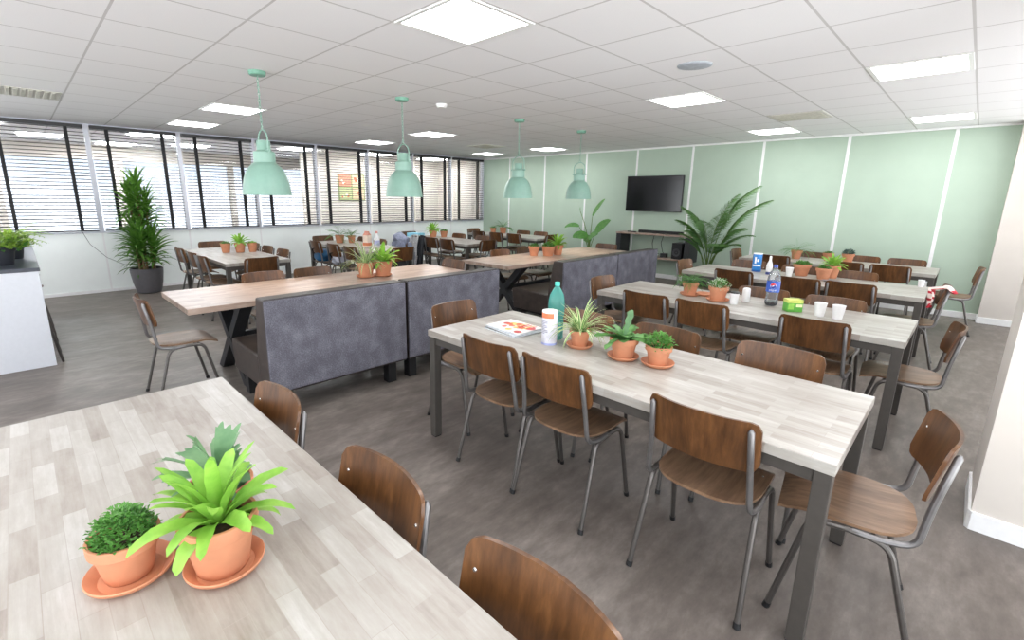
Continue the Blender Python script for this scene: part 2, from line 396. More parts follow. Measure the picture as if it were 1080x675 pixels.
o = MB().lathe([(.0, -.012), (.1, -.012), (.125, -.006), (.13, 0)], (0, 0, 0), 32).build('ceiling_speaker', plain('grey_speaker_grille', (176, 182, 190), .6), None, True, (-1.74, 3.91, CE)); tag(o, 'round grey ceiling speaker among white tiles', 'speaker')
o = MB().lathe([(0, -.04), (.045, -.04), (.06, -.02), (.065, 0)], (0, 0, 0), 24).build('smoke_detector', M['whitemet'], None, True, (-4.47, 3.59, CE)); tag(o, 'small white smoke detector between the pendant lamps', 'detector')
o = MB().lathe([(0, -.012), (.05, -.012), (.07, 0)], (0, 0, 0), 24).build('sprinkler_rosette', M['whitemet'], None, True, (-6.58, 3.85, CE)); tag(o, 'tiny flat white ceiling rosette left of second pendant', 'rosette')

# pendant lamps
def make_pendant():
    r = empty('pendant_lamp')
    MB().lathe([(0, -.035), (.06, -.035), (.068, -.028), (.07, -.001), (0, -.001)], n=28).build('canopy', M['mintdark'], r, True)
    ch = MB(); z = -.035; k = 0
    while z > -.43:
        pts = []
        for q in range(10):
            a = 2*PI*q/10; u, w = .0085*math.cos(a), .017*math.sin(a)
            pts.append((u, 0, z-.014+w) if k % 2 == 0 else (0, u, z-.014+w))
        ch.tube(pts, .0026, 5, closed=True); z -= .0265; k += 1
    ch.build('chain', M['mint'], r, True)
    # bracket: loop on top and two legs outside the neck
    b = MB().tube(fillet([(-.105, 0, -.66), (-.105, 0, -.52), (-.03, 0, -.47), (.03, 0, -.47), (.105, 0, -.52), (.105, 0, -.66)], .04), .007, 8)
    b.tube([(.016*math.cos(2*PI*q/12), 0, -.452+.016*math.sin(2*PI*q/12)) for q in range(12)], .004, 6, closed=True)
    b.build('bracket', M['mint'], r, True)
    kn = MB()
    for sx in (-1, 1):
        kn.tube([(sx*.06, 0, -.65), (sx*.125, 0, -.65)], .012, 10)
    kn.build('wing_screw', M['mint'], r, True)
    MB().lathe([(0, -.56), (.04, -.56), (.056, -.565), (.058, -.64), (.062, -.645), (.085, -.655), (.09, -.66), (.09, -.745), (.095, -.75)], n=32, cap=False).build('neck', M['mint'], r, True)
    pr = [(.09, -.748), (.104, -.757), (.132, -.785), (.158, -.825), (.178, -.875), (.19, -.93), (.196, -.98), (.2, -1.015), (.203, -1.025)]
    inn = [(x-.004, z) for x, z in pr[::-1]]
    sh = MB(); sh.lathe(pr, n=48, cap=False, mi=0); sh.lathe(inn, n=48, cap=False, mi=1)
    o = len(sh.v); a = (len(pr)-1)*48; bb_ = len(pr)*48
    for k in range(48): sh.f.append((a+k, a+(k+1) % 48, bb_+(k+1) % 48, bb_+k)); sh.mi.append(0)
    sh.build('lamp_shade', [M['mint'], M['whitemet']], r, True)
    MB().lathe([(0, -.93), (.025, -.925), (.04, -.9), (.04, -.87), (.025, -.83), (.018, -.8), (.018, -.75), (0, -.75)], n=20).build('bulb', M['bulb'], r, True)
    return r
pd = None
for k, (y, lb) in enumerate(((1.62, 'nearest of the row, furthest left'), (3.08, 'second of the row, in front of the blinds'), (4.94, 'third of the row, before the green wall'), (6.36, 'furthest of the row, left of the television'))):
    if pd is None: pd = make_pendant(); o = pd
    else: o = dup(pd)
    o.location = (-4.505, y, CE)
    tag(o, 'mint green pendant lamp on a chain, '+lb, 'lamp', 'mint pendant lamps')
    li = bpy.data.lights.new('pendant_glow', 'SPOT'); li.energy = 20; li.color = (1, .76, .5); li.spot_size = R(82); li.spot_blend = .7; li.shadow_soft_size = .04
    lo = bpy.data.objects.new('pendant_glow', li); COL.objects.link(lo); lo.location = (-4.505, y, CE-.95)

# ------------------------------------------------------------------ chairs
def make_chair():
    r = empty('school_chair')
    # seat (front = +y)
    rows = []
    ys = [-.185, -.18, -.168, -.15, -.12, -.08, -.03, .03, .09, .14, .18, .205, .222, .23]
    for y in ys:
        if y < 0:
            t = min(1, (-y)/.187); wd = .2*(1-t**2.6)**(1/2.6) if t < 1 else 0
            wd = max(wd, .03)
        else: wd = .2-.012*(y/.23)**2
        if y > .21: wd -= .012
        row = []
        for k in range(13):
            s = -1+2*k/12; x = s*wd
            z = .462-.010*(1-(x/.2)**2)*math.exp(-((y+.02)/.13)**2)
            if y > .12: z -= .030*((y-.12)/.11)**2
            if y < -.1: z += .006*((-y-.1)/.09)
            row.append(Vector((x, y, z)))
        rows.append(row)
    MB().slab(rows, (0, 0, -.0115)).build('seat', M['seat'], r, True)
    # backrest
    W, zc, hh, rd = .207, .718, .104, .035; rows = []
    for i in range(15):
        v = -1+2*i/14; row = []
        for k in range(17):
            s = -1+2*k/16; s = math.copysign(1-(1-abs(s))**1.35, s)*1.0; x = s*W
            e = max(0, abs(x)-(W-rd)); lim = hh-rd+math.sqrt(max(0, rd*rd-e*e))
            z = zc+v*lim
            y = -.182-.2*(z-.722)-.048*(1-(x/W)**2)
            row.append(Vector((x, y, z)))
        rows.append(row)
    MB().slab(rows, lambda p: Vector((p.x*.0, .011, 0))).build('backrest', M['walnut'], r, True)
    for sx in (-1, 1):
        up = fillet([(sx*.180, -.222, .79), (sx*.188, -.188, .60), (sx*.198, -.172, .452), (sx*.204, -.09, .437), (sx*.200, .0, .437)], .06)
        n = len(up); rad = [.0125]*n; rad[0] = .006
        MB().tube([up[0]+(up[0]-up[1]).normalized()*.012]+up, [.004]+[.0115]+[.0115]*(n-1), 9).build('back_post', M['post'], r, True)
        rear = fillet([(sx*.222, -.222, .004), (sx*.205, -.105, .431), (sx*.2, .02, .437)], .055)
        lg = MB().tube(rear, .0112, 9).build('leg', M['tube'], r, True)
        MB().tube([(sx*.2225, -.2235, .0), (sx*.2215, -.2165, .022)], .0135, 9).build('foot_cap', M['black'], lg, True)
        fr = fillet([(sx*.218, .215, .004), (sx*.203, .125, .431), (sx*.2, .02, .437)], .055)
        lg = MB().tube(fr, .0112, 9).build('leg', M['tube'], r, True)
        MB().tube([(sx*.2185, .216, .0), (sx*.2175, .2105, .022)], .0135, 9).build('foot_cap', M['black'], lg, True)
        for (x, y, z) in ((sx*.17, -.2, .70),):
            pass
    MB().tube([(-.2, -.06, .434), (.2, -.06, .434)], .009, 8).build('cross_bar', M['tube'], r, True)
    MB().tube([(-.2, .1, .432), (.2, .1, .432)], .009, 8).build('cross_bar', M['tube'], r, True)
    for sx in (-1, 1):
        x = sx*.178; y0 = -.182-.2*(.745-.722)-.048*(1-(x/W)**2)+.0115
        MB().tube([(x, y0-.001, .745), (x, y0+.0025, .745)], [.006, .0045], 9).build('rivet', M['rivet'], r, True)
        MB().lathe([(.0055, 0), (.004, .002), (0, .0025)], (sx*.165, .12, .4595), 9).build('rivet', M['rivet'], r, True)
    return r
chair0 = None
SHOT = 'walnut plywood school chair '
def chair(x, y, rz, where, group, front=None):
    global chair0
    if chair0 is None: chair0 = make_chair(); o = chair0
    else: o = dup(chair0)
    o.location = (x, y, 0); o.rotation_euler.z = R(rz)
    tag(o, SHOT+where, 'chair', group); return o

# ------------------------------------------------------------------ rectangular tables
TT = .741
def make_table(x0, x1, y0, y1, label, mat='laminate'):
    r = empty('dining_table', ((x0+x1)/2, (y0+y1)/2, 0)); a, b = (x1-x0)/2, (y1-y0)/2
    tag(r, label, 'table')
    MB().box(-a, a, -b, b, TT-.042, TT, bev=.003).build('tabletop', M[mat], r)
    L = .054; i = .006
    for sx in (-1, 1):
        for sy in (-1, 1):
            lg = MB().box(min(sx*(a-i), sx*(a-i-L)), max(sx*(a-i), sx*(a-i-L)), min(sy*(b-i), sy*(b-i-L)), max(sy*(b-i), sy*(b-i-L)), .008, TT-.042, bev=.003).build('leg', M['tableleg'], r)
            MB().box(min(sx*(a-i-.004), sx*(a-i-L+.004)), max(sx*(a-i-.004), sx*(a-i-L+.004)), min(sy*(b-i-.004), sy*(b-i-L+.004)), max(sy*(b-i-.004), sy*(b-i-L+.004)), 0, .01).build('foot_pad', M['black'], lg)
    for sy in (-1, 1):
        MB().box(-a+i+L, a-i-L, min(sy*(b-i-.01), sy*(b-i-.04)), max(sy*(b-i-.01), sy*(b-i-.04)), TT-.092, TT-.042, bev=.002).build('apron_rail', M['tableleg'], r)
    for sx in (-1, 1):
        MB().box(min(sx*(a-i-.01), sx*(a-i-.04)), max(sx*(a-i-.01), sx*(a-i-.04)), -b+i+L, b-i-L, TT-.092, TT-.042, bev=.002).build('apron_rail', M['tableleg'], r)
    return r
xa, xb = -2.37, -.19
make_table(-2.37, -.17, -.235, .572, 'large whitewashed wooden table filling the lower left foreground')
make_table(-2.375, -.19, 1.775, 2.58, 'whitewashed plank table carrying magazines and teal water bottle')
make_table(-2.40, -.185, 3.765, 4.58, 'whitewashed plank table with cola bottle and white paper cups')
make_table(-2.45, -.22, 5.70, 6.53, 'whitewashed plank table with the blue canister on it')
make_table(-2.47, -.245, 7.74, 8.56, 'whitewashed plank table closest to green wall on the right')
make_table(-8.52, -6.40, 1.73, 2.53, 'whitewashed plank table right beside the tall dracaena')
make_table(-8.60, -6.45, 3.76, 4.54, 'whitewashed plank table with tall carton, second along the blinds')
make_table(-8.60, -6.45, 5.74, 6.53, 'whitewashed plank table with two pots, third along the blinds')
make_table(-8.60, -6.45, 7.68, 8.47, 'whitewashed plank table in far corner by blinds and green wall')

G2, G3, G4, G5 = 'chairs at the table with magazines', 'chairs at the table with the cola bottle', 'chairs at the table with the blue canister', 'chairs at the table by the green wall'
# table 1, far side
for x, y, lb in ((-1.80, .42, 'tucked behind foreground table, furthest of its three'), (-1.07, .43, 'tucked behind foreground table, middle of its three'), (-.50, .44, 'tucked behind foreground table, closest to the camera')):
    chair(x, y, 180, lb, 'chairs at the foreground table')
chair(-1.778, 1.93, 1, 'at the near side of magazine table, leftmost of three', G2)
chair(-1.32, 1.93, 0, 'at the near side of magazine table, middle of three', G2)
chair(-.615, 1.925, 1, 'at the near side of magazine table, rightmost of three', G2)
chair(-1.76, 2.47, 180, 'at far side of magazine table, behind the spider plant', G2)
chair(-1.21, 2.50, 180, 'at far side of magazine table, behind the third pot', G2)
chair(-.62, 2.57, 180, 'at far side of magazine table, nearest its right end', G2)
chair(-2.40, 2.18, -90, 'at the left end of magazine table, beside the grey bench', G2)
chair(-.165, 2.15, 99, 'turned outward at the right end of magazine table', G2)
chair(-1.85, 3.83, 0, 'at near side of cola bottle table, leftmost of three', G3)
chair(-1.385, 3.83, 0, 'at near side of cola bottle table, middle of three', G3)
chair(-.655, 3.87, 0, 'at near side of cola bottle table, rightmost of three', G3)
chair(-1.23, 4.42, 180, 'at far side of cola table, behind the cola bottle', G3)
chair(-.70, 4.415, 180, 'at far side of cola table, behind the white cups', G3)
chair(-2.34, 4.07, -90, 'at left end of cola bottle table', G3)
chair(-.18, 4.11, 95, 'with pale seat at right end of cola bottle table', G3)
chair(-1.83, 5.82, 0, 'at near side of blue canister table, leftmost of three', G4)
chair(-1.20, 5.79, 0, 'at near side of blue canister table, middle of three', G4)
chair(-.76, 5.83, 0, 'at near side of blue canister table, rightmost of three', G4)
chair(-2.00, 6.50, 180, 'at far side of canister table, left of the blue canister', G4)
chair(-.86, 6.38, 180, 'at far side of canister table, right of the pots', G4)
chair(-1.40, 6.45, 180, 'at far side of canister table, behind the small bottle', G4)
chair(-2.39, 6.09, -90, 'at left end of blue canister table', G4)
chair(-.31, 6.10, 94, 'with striped scarf, right end of blue canister table', G4)
chair(-1.98, 7.89, 0, 'at near side of last table by green wall, leftmost', G5)
chair(-1.13, 7.80, 0, 'at near side of last table by green wall, middle', G5)
chair(-.665, 7.81, 0, 'at near side of last table by green wall, rightmost', G5)
chair(-1.08, 8.43, 180, 'against the green wall side, left of the two right ones', G5)
chair(-.59, 8.45, 180, 'against the green wall side, furthest right', G5)
chair(-1.72, 8.43, 180, 'against the green wall side, behind the drooping fern pot', G5)
chair(-2.46, 8.17, -90, 'at left end of the last table, beside the palm', G5)
chair(-.08, 8.22, 92, 'pulled out at right end of the last table, by white wall', G5)
# long tables
GX1, GX2 = 'chairs at the near long table', 'chairs at the far long table'
chair(-4.31, .77, 0, 'standing free at the near end of the long table', GX1)
chair(-4.74, 1.66, -90, 'across the long table from the benches, first from left', GX1)
chair(-4.74, 2.17, -90, 'across the long table from the benches, second from left', GX1)
chair(-4.47, 3.56, 180, 'at the gap between the two long tables', GX1)
chair(-4.74, 5.05, -90, 'at far long table under third pendant, first from left', GX2)
chair(-4.74, 5.62, -90, 'at far long table, behind its terracotta pots', GX2)
chair(-4.45, 7.0, 180, 'at the far end of far long table, before the console', GX2)
# window tables
W1, W2, W3, W4 = ['chairs at window table '+s for s in ('beside the dracaena', 'with the carton', 'with coats', 'in the corner')]
for i, x in enumerate((-8.02, -7.3, -6.84)): chair(x, 1.79, 0, 'on near side of the dracaena table, %s' % ('closest to the plant', 'middle of three', 'nearest the long table')[i], W1)
for i, x in enumerate((-8.02, -7.47, -6.88)): chair(x, 2.42, 180, 'on far side of the dracaena table, %s' % ('left one', 'middle one', 'right one')[i], W1)
chair(-6.36, 2.08, 90, 'with dark back at near end of the dracaena table', W1)
chair(-8.55, 2.2, -90, 'at window end of the dracaena table', W1)
for i, x in enumerate((-7.92, -7.27, -6.72)): chair(x, 3.76, 0, 'on near side of the carton table, %s' % ('with a blue bag', 'with a grey bag', 'darkest and rightmost')[i], W2)
for i, x in enumerate((-8.12, -7.55, -6.9)): chair(x, 4.41, 180, 'on far side of the carton table, %s' % ('left one', 'middle one', 'under the blue grey hoodie')[i], W2)
chair(-6.29, 4.12, 90, 'with black backpack, near end of the carton table', W2)
chair(-8.62, 4.12, -90, 'at window end of the carton table', W2)
for i, x in enumerate((-7.79, -7.33, -6.87)): chair(x, 5.80, 0, 'on near side of coat table, %s' % ('with two coats on it', 'left of two bare ones', 'right of two bare ones')[i], W3)
for i, x in enumerate((-7.74, -7.0)): chair(x, 6.46, 180, 'on far side of coat table, %s' % ('left one', 'right one')[i], W3)
chair(-6.42, 6.06, 90, 'at near end of coat table', W3)
chair(-8.66, 6.14, -90, 'at window end of coat table', W3)
for i, x in enumerate((-8.15, -7.57, -7.02)): chair(x, 7.80, 0, 'on near side of corner table, %s' % ('left of three', 'middle of three', 'right of three')[i], W4)
for i, x in enumerate((-7.62, -7.08)): chair(x, 8.40, 180, 'against the green wall at corner table, %s' % ('left one', 'right one')[i], W4)
chair(-6.58, 8.12, 90, 'at near end of corner table', W4)
chair(-8.66, 8.1, -90, 'at window end of corner table', W4)

# ------------------------------------------------------------------ long tables on X legs
def make_xtable(x0, x1, y0, y1, label):
    r = empty('long_table', ((x0+x1)/2, (y0+y1)/2, 0)); a, b = (x1-x0)/2, (y1-y0)/2; tag(r, label, 'table', 'long tables on crossed black legs')
    MB().box(-a, a, -b, b, TT-.045, TT, bev=.003).build('tabletop', M['laminate_warm'], r)
    for sy in (-1, 1):
        yc = sy*(b-.42)
        for sx in (-1, 1):
            p, q_ = Vector((-sx*(a-.1), 0, 0)), Vector((sx*(a-.1), 0, TT-.045))
            m = MB(); wd, dp = .055, .05; hw = wd
            vs = [(p.x-hw, yc-dp, 0), (p.x+hw, yc-dp, 0), (q_.x+hw, yc-dp, TT-.045), (q_.x-hw, yc-dp, TT-.045)]
            off = .001*sx
            vs = [(x, y+off, z) for x, y, z in vs]+[(x, y+2*dp-off, z) for x, y, z in vs]
            m.quads(vs, [(0, 1, 2, 3), (4, 7, 6, 5), (0, 4, 5, 1), (1, 5, 6, 2), (2, 6, 7, 3), (3, 7, 4, 0)])
            m.build('crossed_leg', M['xleg'], r)
        MB().box(-a+.05, a-.05, yc-.05, yc+.05, TT-.053, TT-.045).build('mounting_plate', M['xleg'], r)
    MB().box(-.03, .03, -b+.42, b-.42, TT/2-.05, TT/2+.02, bev=.003).build('stretcher', M['xleg'], r)
    return r
make_xtable(-4.88, -3.99, .79, 3.64, 'long warm wooden table behind the two nearest benches')
make_xtable(-4.88, -4.02, 4.25, 7.12, 'long warm wooden table behind the far pair of benches')

# benches with high backs
def make_bench(y0, y1, z, label):
    r = empty('upholstered_bench', (-3.25, (y0+y1)/2, 0)); h = (y1-y0)/2-.006; tag(r, label, 'bench', 'grey high backed benches')
    # backrest core (dark sides), local x: 0 = outer face, negative towards the table
    prof = [(-.012, .2), (-.012, z), (-.165, z), (-.235, .44), (-.235, .2)]
    m = MB(); n = len(prof)
    vs = [(x, -h, zz) for x, zz in prof]+[(x, h, zz) for x, zz in prof]
    m.quads(vs, [tuple(range(n)), tuple(range(2*n-1, n-1, -1))]+[(i, (i+1) % n, (i+1) % n+n, i+n) for i in range(n)])
    bk = m.build('backrest', M['leather'], r)
    md = bk.modifiers.new('bevel', 'BEVEL'); md.width = .012; md.segments = 2
    MB().box(-.03, 0, -h, h, .215, z-.004, bev=.009).build('back_panel', M['fabric'], r)
    MB().tube([(-.012, -h+.004, z+.001), (-.012, h-.004, z+.001)], .006, 6).build('piping', M['piping'], r)
    # seat block
    p2 = [(-.225, .2), (-.225, .445), (-.80, .455), (-.822, .435), (-.785, .2)]
    m = MB(); vs = [(x, -h, zz) for x, zz in p2]+[(x, h, zz) for x, zz in p2]
    m.quads(vs, [tuple(range(5)), tuple(range(9, 4, -1))]+[(i, (i+1) % 5, (i+1) % 5+5, i+5) for i in range(5)])
    st = m.build('seat', M['leather'], r); md = st.modifiers.new('bevel', 'BEVEL'); md.width = .018; md.segments = 3
    for sx in (-.14, -.7):
        for sy in (-1, 1):
            c = sy*(h-.09); MB().box(sx-.04, sx+.04, c-.04, c+.04, 0, .205, bev=.003).build('leg', M['black'], r)
    MB().box(-.66, -.18, -h+.05, h-.05, .165, .2).build('under_frame', M['black'], r)
    return r
make_bench(1.075, 2.215, .885, 'grey felt backed bench, first from the left')
make_bench(2.235, 3.33, .885, 'grey felt backed bench, second from the left')
make_bench(4.385, 5.56, .86, 'grey felt backed bench, third along, beyond the gap')
make_bench(5.575, 6.68, .865, 'grey felt backed bench, furthest, in front of console')

# ------------------------------------------------------------------ plants
def leaf(m, base, az, el, length, width, droop=1., nseg=6, prof=None, fold=.18, mi=0, mi_edge=None, roll=0.):
    """arched folded strip leaf; el = start elevation (rad), droop = total change of elevation"""
    prof = prof or (lambda t: math.sin(PI*min(1, t*.92+.08))**.7)
    p = Vector(base); pts = []; ca, sa = math.cos(az), math.sin(az); step = length/nseg
    side = Vector((-sa, ca, 0)); o = len(m.v); cols = 5 if mi_edge is not None else 3
    for i in range(nseg+1):
        t = i/nseg; e = el-droop*t**1.3
        d = Vector((ca*math.cos(e), sa*math.cos(e), math.sin(e))); up = Vector((-ca*math.sin(e), -sa*math.sin(e), math.cos(e)))
        sd = (side*math.cos(roll)+up*math.sin(roll)); w = width*.5*max(.02, prof(t))
        if cols == 3: row = [p-sd*w+up*w*fold, p, p+sd*w+up*w*fold]
        else: row = [p-sd*w+up*w*fold, p-sd*w*.5+up*w*fold*.4, p, p+sd*w*.5+up*w*fold*.4, p+sd*w+up*w*fold]
        m.v += [tuple(q) for q in row]; tip = p.copy(); p = p+d*step
    for i in range(nseg):
        for k in range(cols-1):
            m.f.append((o+i*cols+k, o+i*cols+k+1, o+(i+1)*cols+k+1, o+(i+1)*cols+k))
            m.mi.append(mi_edge if (cols == 5 and k in (0, 3)) else mi)
    return tip
taper = lambda t: (1-t)**.55*min(1, .45+t*2.2)
oval = lambda t: math.sin(PI*(.06+.94*t))**.8 if t < 1 else 0.02
club = lambda t: .25+.75*t**1.2

def pot_mesh(r=.08, h=.13, rim=True):
    m = MB()
    if rim: pr = [(.0, 0), (r*.66, 0), (r*.7, .006), (r*.9, h*.74), (r*1.0, h*.745), (r*1.02, h*.76), (r*1.03, h*.985), (r*1.01, h), (r*.93, h), (r*.9, h*.97), (r*.86, h*.8), (0, h*.8)]
    else: pr = [(0, 0), (r*.66, 0), (r*.7, .006), (r*.98, h*.96), (r, h), (r*.93, h), (r*.88, h*.85), (0, h*.85)]
    m.lathe(pr, n=32, cap=False); return m
def soil_mesh(r, h): return MB().lathe([(r*.84, h*.82), (r*.5, h*.86), (0, h*.88)], n=20, cap=False)
POTG = 'terracotta pots on the tables'
def potted(name, loc, r, h, fol, label, cat='potted plant', group=POTG, rim=True, rz=0, potmat='terra', mats=None):
    e = empty(name, loc, rz); tag(e, label, cat, group)
    pot_mesh(r, h, rim).build('pot', M[potmat], e, True)
    soil_mesh(r, h).build('soil', M['soil'], e, True)
    m = MB(); mats = fol(m, r, h)
    m.build('foliage', mats, e, 'leaf'); return e
def saucer(loc, r, label):
    m = MB().lathe([(0, .004), (r*.72, .004), (r*.93, .02), (r*.98, .022), (r, .02), (r*.97, .013), (r*.78, 0), (0, 0)], n=36, cap=False)
    o = m.build('saucer', M['terra'], None, True, loc); tag(o, label, 'saucer', 'terracotta saucers'); return o
rnd = random.uniform
def f_spider(m, r, h):
    for k in range(62):
        az = rnd(0, 2*PI); t = rnd(0, 1); el = R(82-70*t)
        leaf(m, (r*.25*math.cos(az), r*.25*math.sin(az), h*.86), az, el, rnd(.15, .26)*r/.08*1.22, .017, rnd(.6, 1.0)+1.2*t, 7, taper, .25, 0, 1)
    return [L_['mid'], L_['cream']]
def f_asplenium(m, r, h):
    q = r/.08
    for k in range(34):
        az = k*2.399+rnd(-.3, .3); t = k/34; el = R(84-68*t+rnd(-8, 8))
        leaf(m, (r*.12*math.cos(az), r*.12*math.sin(az), h*.84), az, el, rnd(.15, .22)*q*(1-.25*t), rnd(.03, .04)*q, .4+1.0*t+rnd(0, .4), 12, lambda t: min(1, .35+1.6*t)*(1-t**5)**.6*(1+.09*math.sin(t*22)) if t < 1 else .03, .28, 0, None, rnd(-.4, .4))
    return [L_['bright']]
def f_staghorn(m, r, h):
    q = r/.08
    for k in range(12):
        az = k*2.399+rnd(-.3, .3); el = R(rnd(30, 84)); ln = rnd(.1, .17)*q; dr = rnd(.1, 1.0); ro = rnd(-.6, .6)
        w = .06*q; p = leaf(m, (0, 0, h*.85), az, el, ln, w, dr, 7, club, .22, 0, None, ro)
        e = el-dr; side = Vector((-math.sin(az), math.cos(az), 0))*math.cos(ro)+Vector((-math.cos(az)*math.sin(e), -math.sin(az)*math.sin(e), math.cos(e)))*math.sin(ro)
        back = Vector((math.cos(az)*math.cos(e), math.sin(az)*math.cos(e), math.sin(e)))*-.006*q
        for j in (-1, 0, 1):
            leaf(m, p+side*j*w*.33+back, az+j*.3, e-.05, rnd(.018, .034)*q, .018*q, .4, 4, lambda t: (1-t)**.6*.95+.05, .15, 0, None, ro)
    for k in range(5):
        az = rnd(0, 6.28); leaf(m, (0, 0, h*.84), az, R(rnd(15, 55)), .1*q, .075*q, 1.0, 7, oval, .2)
    return [L_['grey']]
def f_staghorn_low(m, r, h):
    q = r/.08
    for k in range(21):
        az = k*2.399+rnd(-.3, .3); up_ = k == 0; el = R(80 if up_ else rnd(12, 48)); ln = (.16 if up_ else rnd(.1, .17))*q; dr = .1 if up_ else rnd(.5, 1.1); ro = rnd(-.4, .4)
        leaf(m, (0, 0, h*.88), az, el, ln*1.15, .058*q, dr, 12, lambda t: (.3+.9*t)*(1-t**6)**.5*(1+.22*math.sin(t*24)) if t < 1 else .2, .22, 1 if up_ else 0, None, 1.1 if up_ else ro)
    for k in range(10):
        az = rnd(0, 6.28); leaf(m, (0, 0, h*.86), az, R(rnd(15, 65)), .08*q, .05*q, .9, 7, oval, .2)
    return [leafmat('pale_forked_leaf', (112, 160, 92), (78, 126, 68)), L_['grey']]
def f_bush(kind, n=260, spread=1.0, hgt=1.0, lf=.016, kind2=None, p2=.3):
    def f(m, r, h):
        R_ = r*1.0*spread
        for k in range(n):
            u = rnd(-.15, 1); a = rnd(0, 2*PI); q = math.sqrt(max(0, 1-u*u))*rnd(.55, 1.05)
            q *= (.82 if u < .12 else 1)
            c = Vector((R_*q*math.cos(a), R_*q*math.sin(a), h*.88+max(-.15, u)*R_*.85*hgt*rnd(.75, 1.1)))
            leaf(m, c, a+rnd(-1.2, 1.2), rnd(-.2, 1.3), lf*rnd(.8, 1.5)*r/.07, lf*.75*r/.07, rnd(0, .8), 2, oval, .3, 1 if (kind2 and rnd(0, 1) < p2) else 0)
        for k in range(14):
            a = rnd(0, 2*PI); e = Vector((R_*.7*math.cos(a), R_*.7*math.sin(a), h*.9+R_*.5*hgt)); m.tube([(0, 0, h*.8), e*.55+Vector((0, 0, h*.35)), e], .0013, 4)
        return [L_[kind]]+([L_[kind2]] if kind2 else [])
    return f
def f_fern(kind='herb', n=26, ln=.2, drop=1.7, leafw=.02, el0=80, el1=25):
    def f(m, r, h):
        s = r/.08
        for k in range(n):
            az = k*2.399+rnd(-.3, .3); el = R(rnd(el1, el0)); L = ln*s*rnd(.7, 1.1); dr = drop*rnd(.6, 1.1); ns = 12
            p = Vector((0, 0, h*.85)); ca, sa = math.cos(az), math.sin(az); pts = [p.copy()]
            for i in range(ns):
                t = i/ns; e = el-dr*t; p = p+Vector((ca*math.cos(e), sa*math.cos(e), math.sin(e)))*(L/ns); pts.append(p.copy())
                if i > 1:
                    w = leafw*s*1.6*math.sin(PI*(.12+.84*t))
                    for sg in (-1, 1): leaf(m, p, az+sg*1.15, e*.4-.1, w*1.5, w*.55, .5, 2, oval, .1)
            m.tube(pts, .0012*s, 4)
        return [L_[kind]]
    return f
def f_succulent(m, r, h):
    for c in range(9):
        a = c*2.399; rr = r*.62*math.sqrt(c/9); cz = h*.9+r*.65-rr*.4
        for k in range(12): leaf(m, (rr*math.cos(a), rr*math.sin(a), cz), k*2.399, R(78-5*k), .03*r/.07, .016*r/.07, .3, 3, oval, .4)
        m.tube([(rr*.6*math.cos(a), rr*.6*math.sin(a), h*.8), (rr*math.cos(a), rr*math.sin(a), cz)], .004, 5)
    return [L_['blue']]
Z = TT
# foreground table
saucer((-1.205, .067, Z), .085, 'terracotta saucer under the herb pot, foreground table')
potted('potted_herb', (-1.208, .064, Z+.005), .066, .1, f_bush('herb', 1300, .98, 1.2, .0095), 'terracotta pot of dense curly herb, leftmost on foreground table', rim=True)
saucer((-1.085, .225, Z), .083, 'terracotta saucer under bright strap leaved plant, foreground table')
potted('potted_fern', (-1.09, .222, Z+.005), .078, .13, f_asplenium, 'terracotta pot of bright green strap leaves on foreground table', rim=True)
saucer((-1.235, .262, Z), .083, 'terracotta saucer under staghorn pot, mostly hidden, foreground table')
potted('potted_staghorn_fern', (-1.235, .266, Z+.005), .074, .125, f_staghorn, 'terracotta pot of grey green forked leaves, rearmost on foreground table')
# magazine table
saucer((-1.50, 2.205, Z), .076, 'terracotta saucer under the variegated spider plant')
potted('potted_spider_plant', (-1.50, 2.205, Z+.005), .06, .098, f_spider, 'variegated spider plant in terracotta pot on magazine table')
saucer((-1.225, 2.215, Z), .084, 'terracotta saucer under middle pot on magazine table')
potted('potted_staghorn_fern', (-1.225, 2.215, Z+.005), .074, .112, f_staghorn_low, 'terracotta pot of pale forked leaves, middle on magazine table')
saucer((-1.045, 2.25, Z), .084, 'terracotta saucer under rightmost pot on magazine table')
potted('potted_herb', (-1.045, 2.25, Z+.005), .065, .102, f_bush('herb', 420, 1.18, 1.15, .017), 'terracotta pot of crinkled green leaves, rightmost on magazine table')
# cola table
saucer((-1.715, 4.21, Z), .085, 'terracotta saucer under feathery plant on cola table')
potted('potted_fern', (-1.715, 4.21, Z+.005), .068, .115, f_fern('mid', 60, .2, 2.0, .010, 85, 20), 'terracotta pot of feathery green plant, left on cola table')
saucer((-1.45, 4.15, Z), .092, 'terracotta saucer under white flecked plant on cola table')
potted('potted_fleckled_plant'.replace('fleckled', 'flecked'), (-1.45, 4.15, Z+.005), .078, .12, f_bush('mid', 420, 1.2, .95, .015, 'whitefleck', .45), 'terracotta pot of white flecked foliage, right on cola table')
saucer((-1.62, 4.3, Z), .08, 'spare terracotta saucer between the two pots on cola table')
# canister table
potted('potted_herb', (-1.335, 6.36, Z), .088, .135, f_bush('herb', 330, 1.0, .62, .016), 'large terracotta pot of clipped round herb on canister table')
potted('potted_herb', (-1.10, 6.24, Z), .076, .125, f_bush('mid', 300, .95, .55, .016), 'terracotta pot of low green herb, middle on canister table')
potted('potted_fern', (-1.06, 6.44, Z), .076, .14, f_asplenium, 'terracotta pot of bright arching leaves, right on canister table')
# last table
potted('potted_fern', (-1.82, 8.2, Z), .075, .13, f_fern('mid', 26, .3, 1.9, .014, 75, 15), 'terracotta pot of drooping fern, left on last table by green wall')
potted('potted_herb', (-1.44, 8.3, Z), .07, .115, f_bush('mid', 200, .95, .5, .017), 'small terracotta pot of low herb, middle on last table')
potted('potted_succulent', (-1.2, 8.25, Z), .074, .13, f_bush('blue', 300, 1.1, 1.05, .02), 'terracotta pot of blue grey succulent, right on last table')
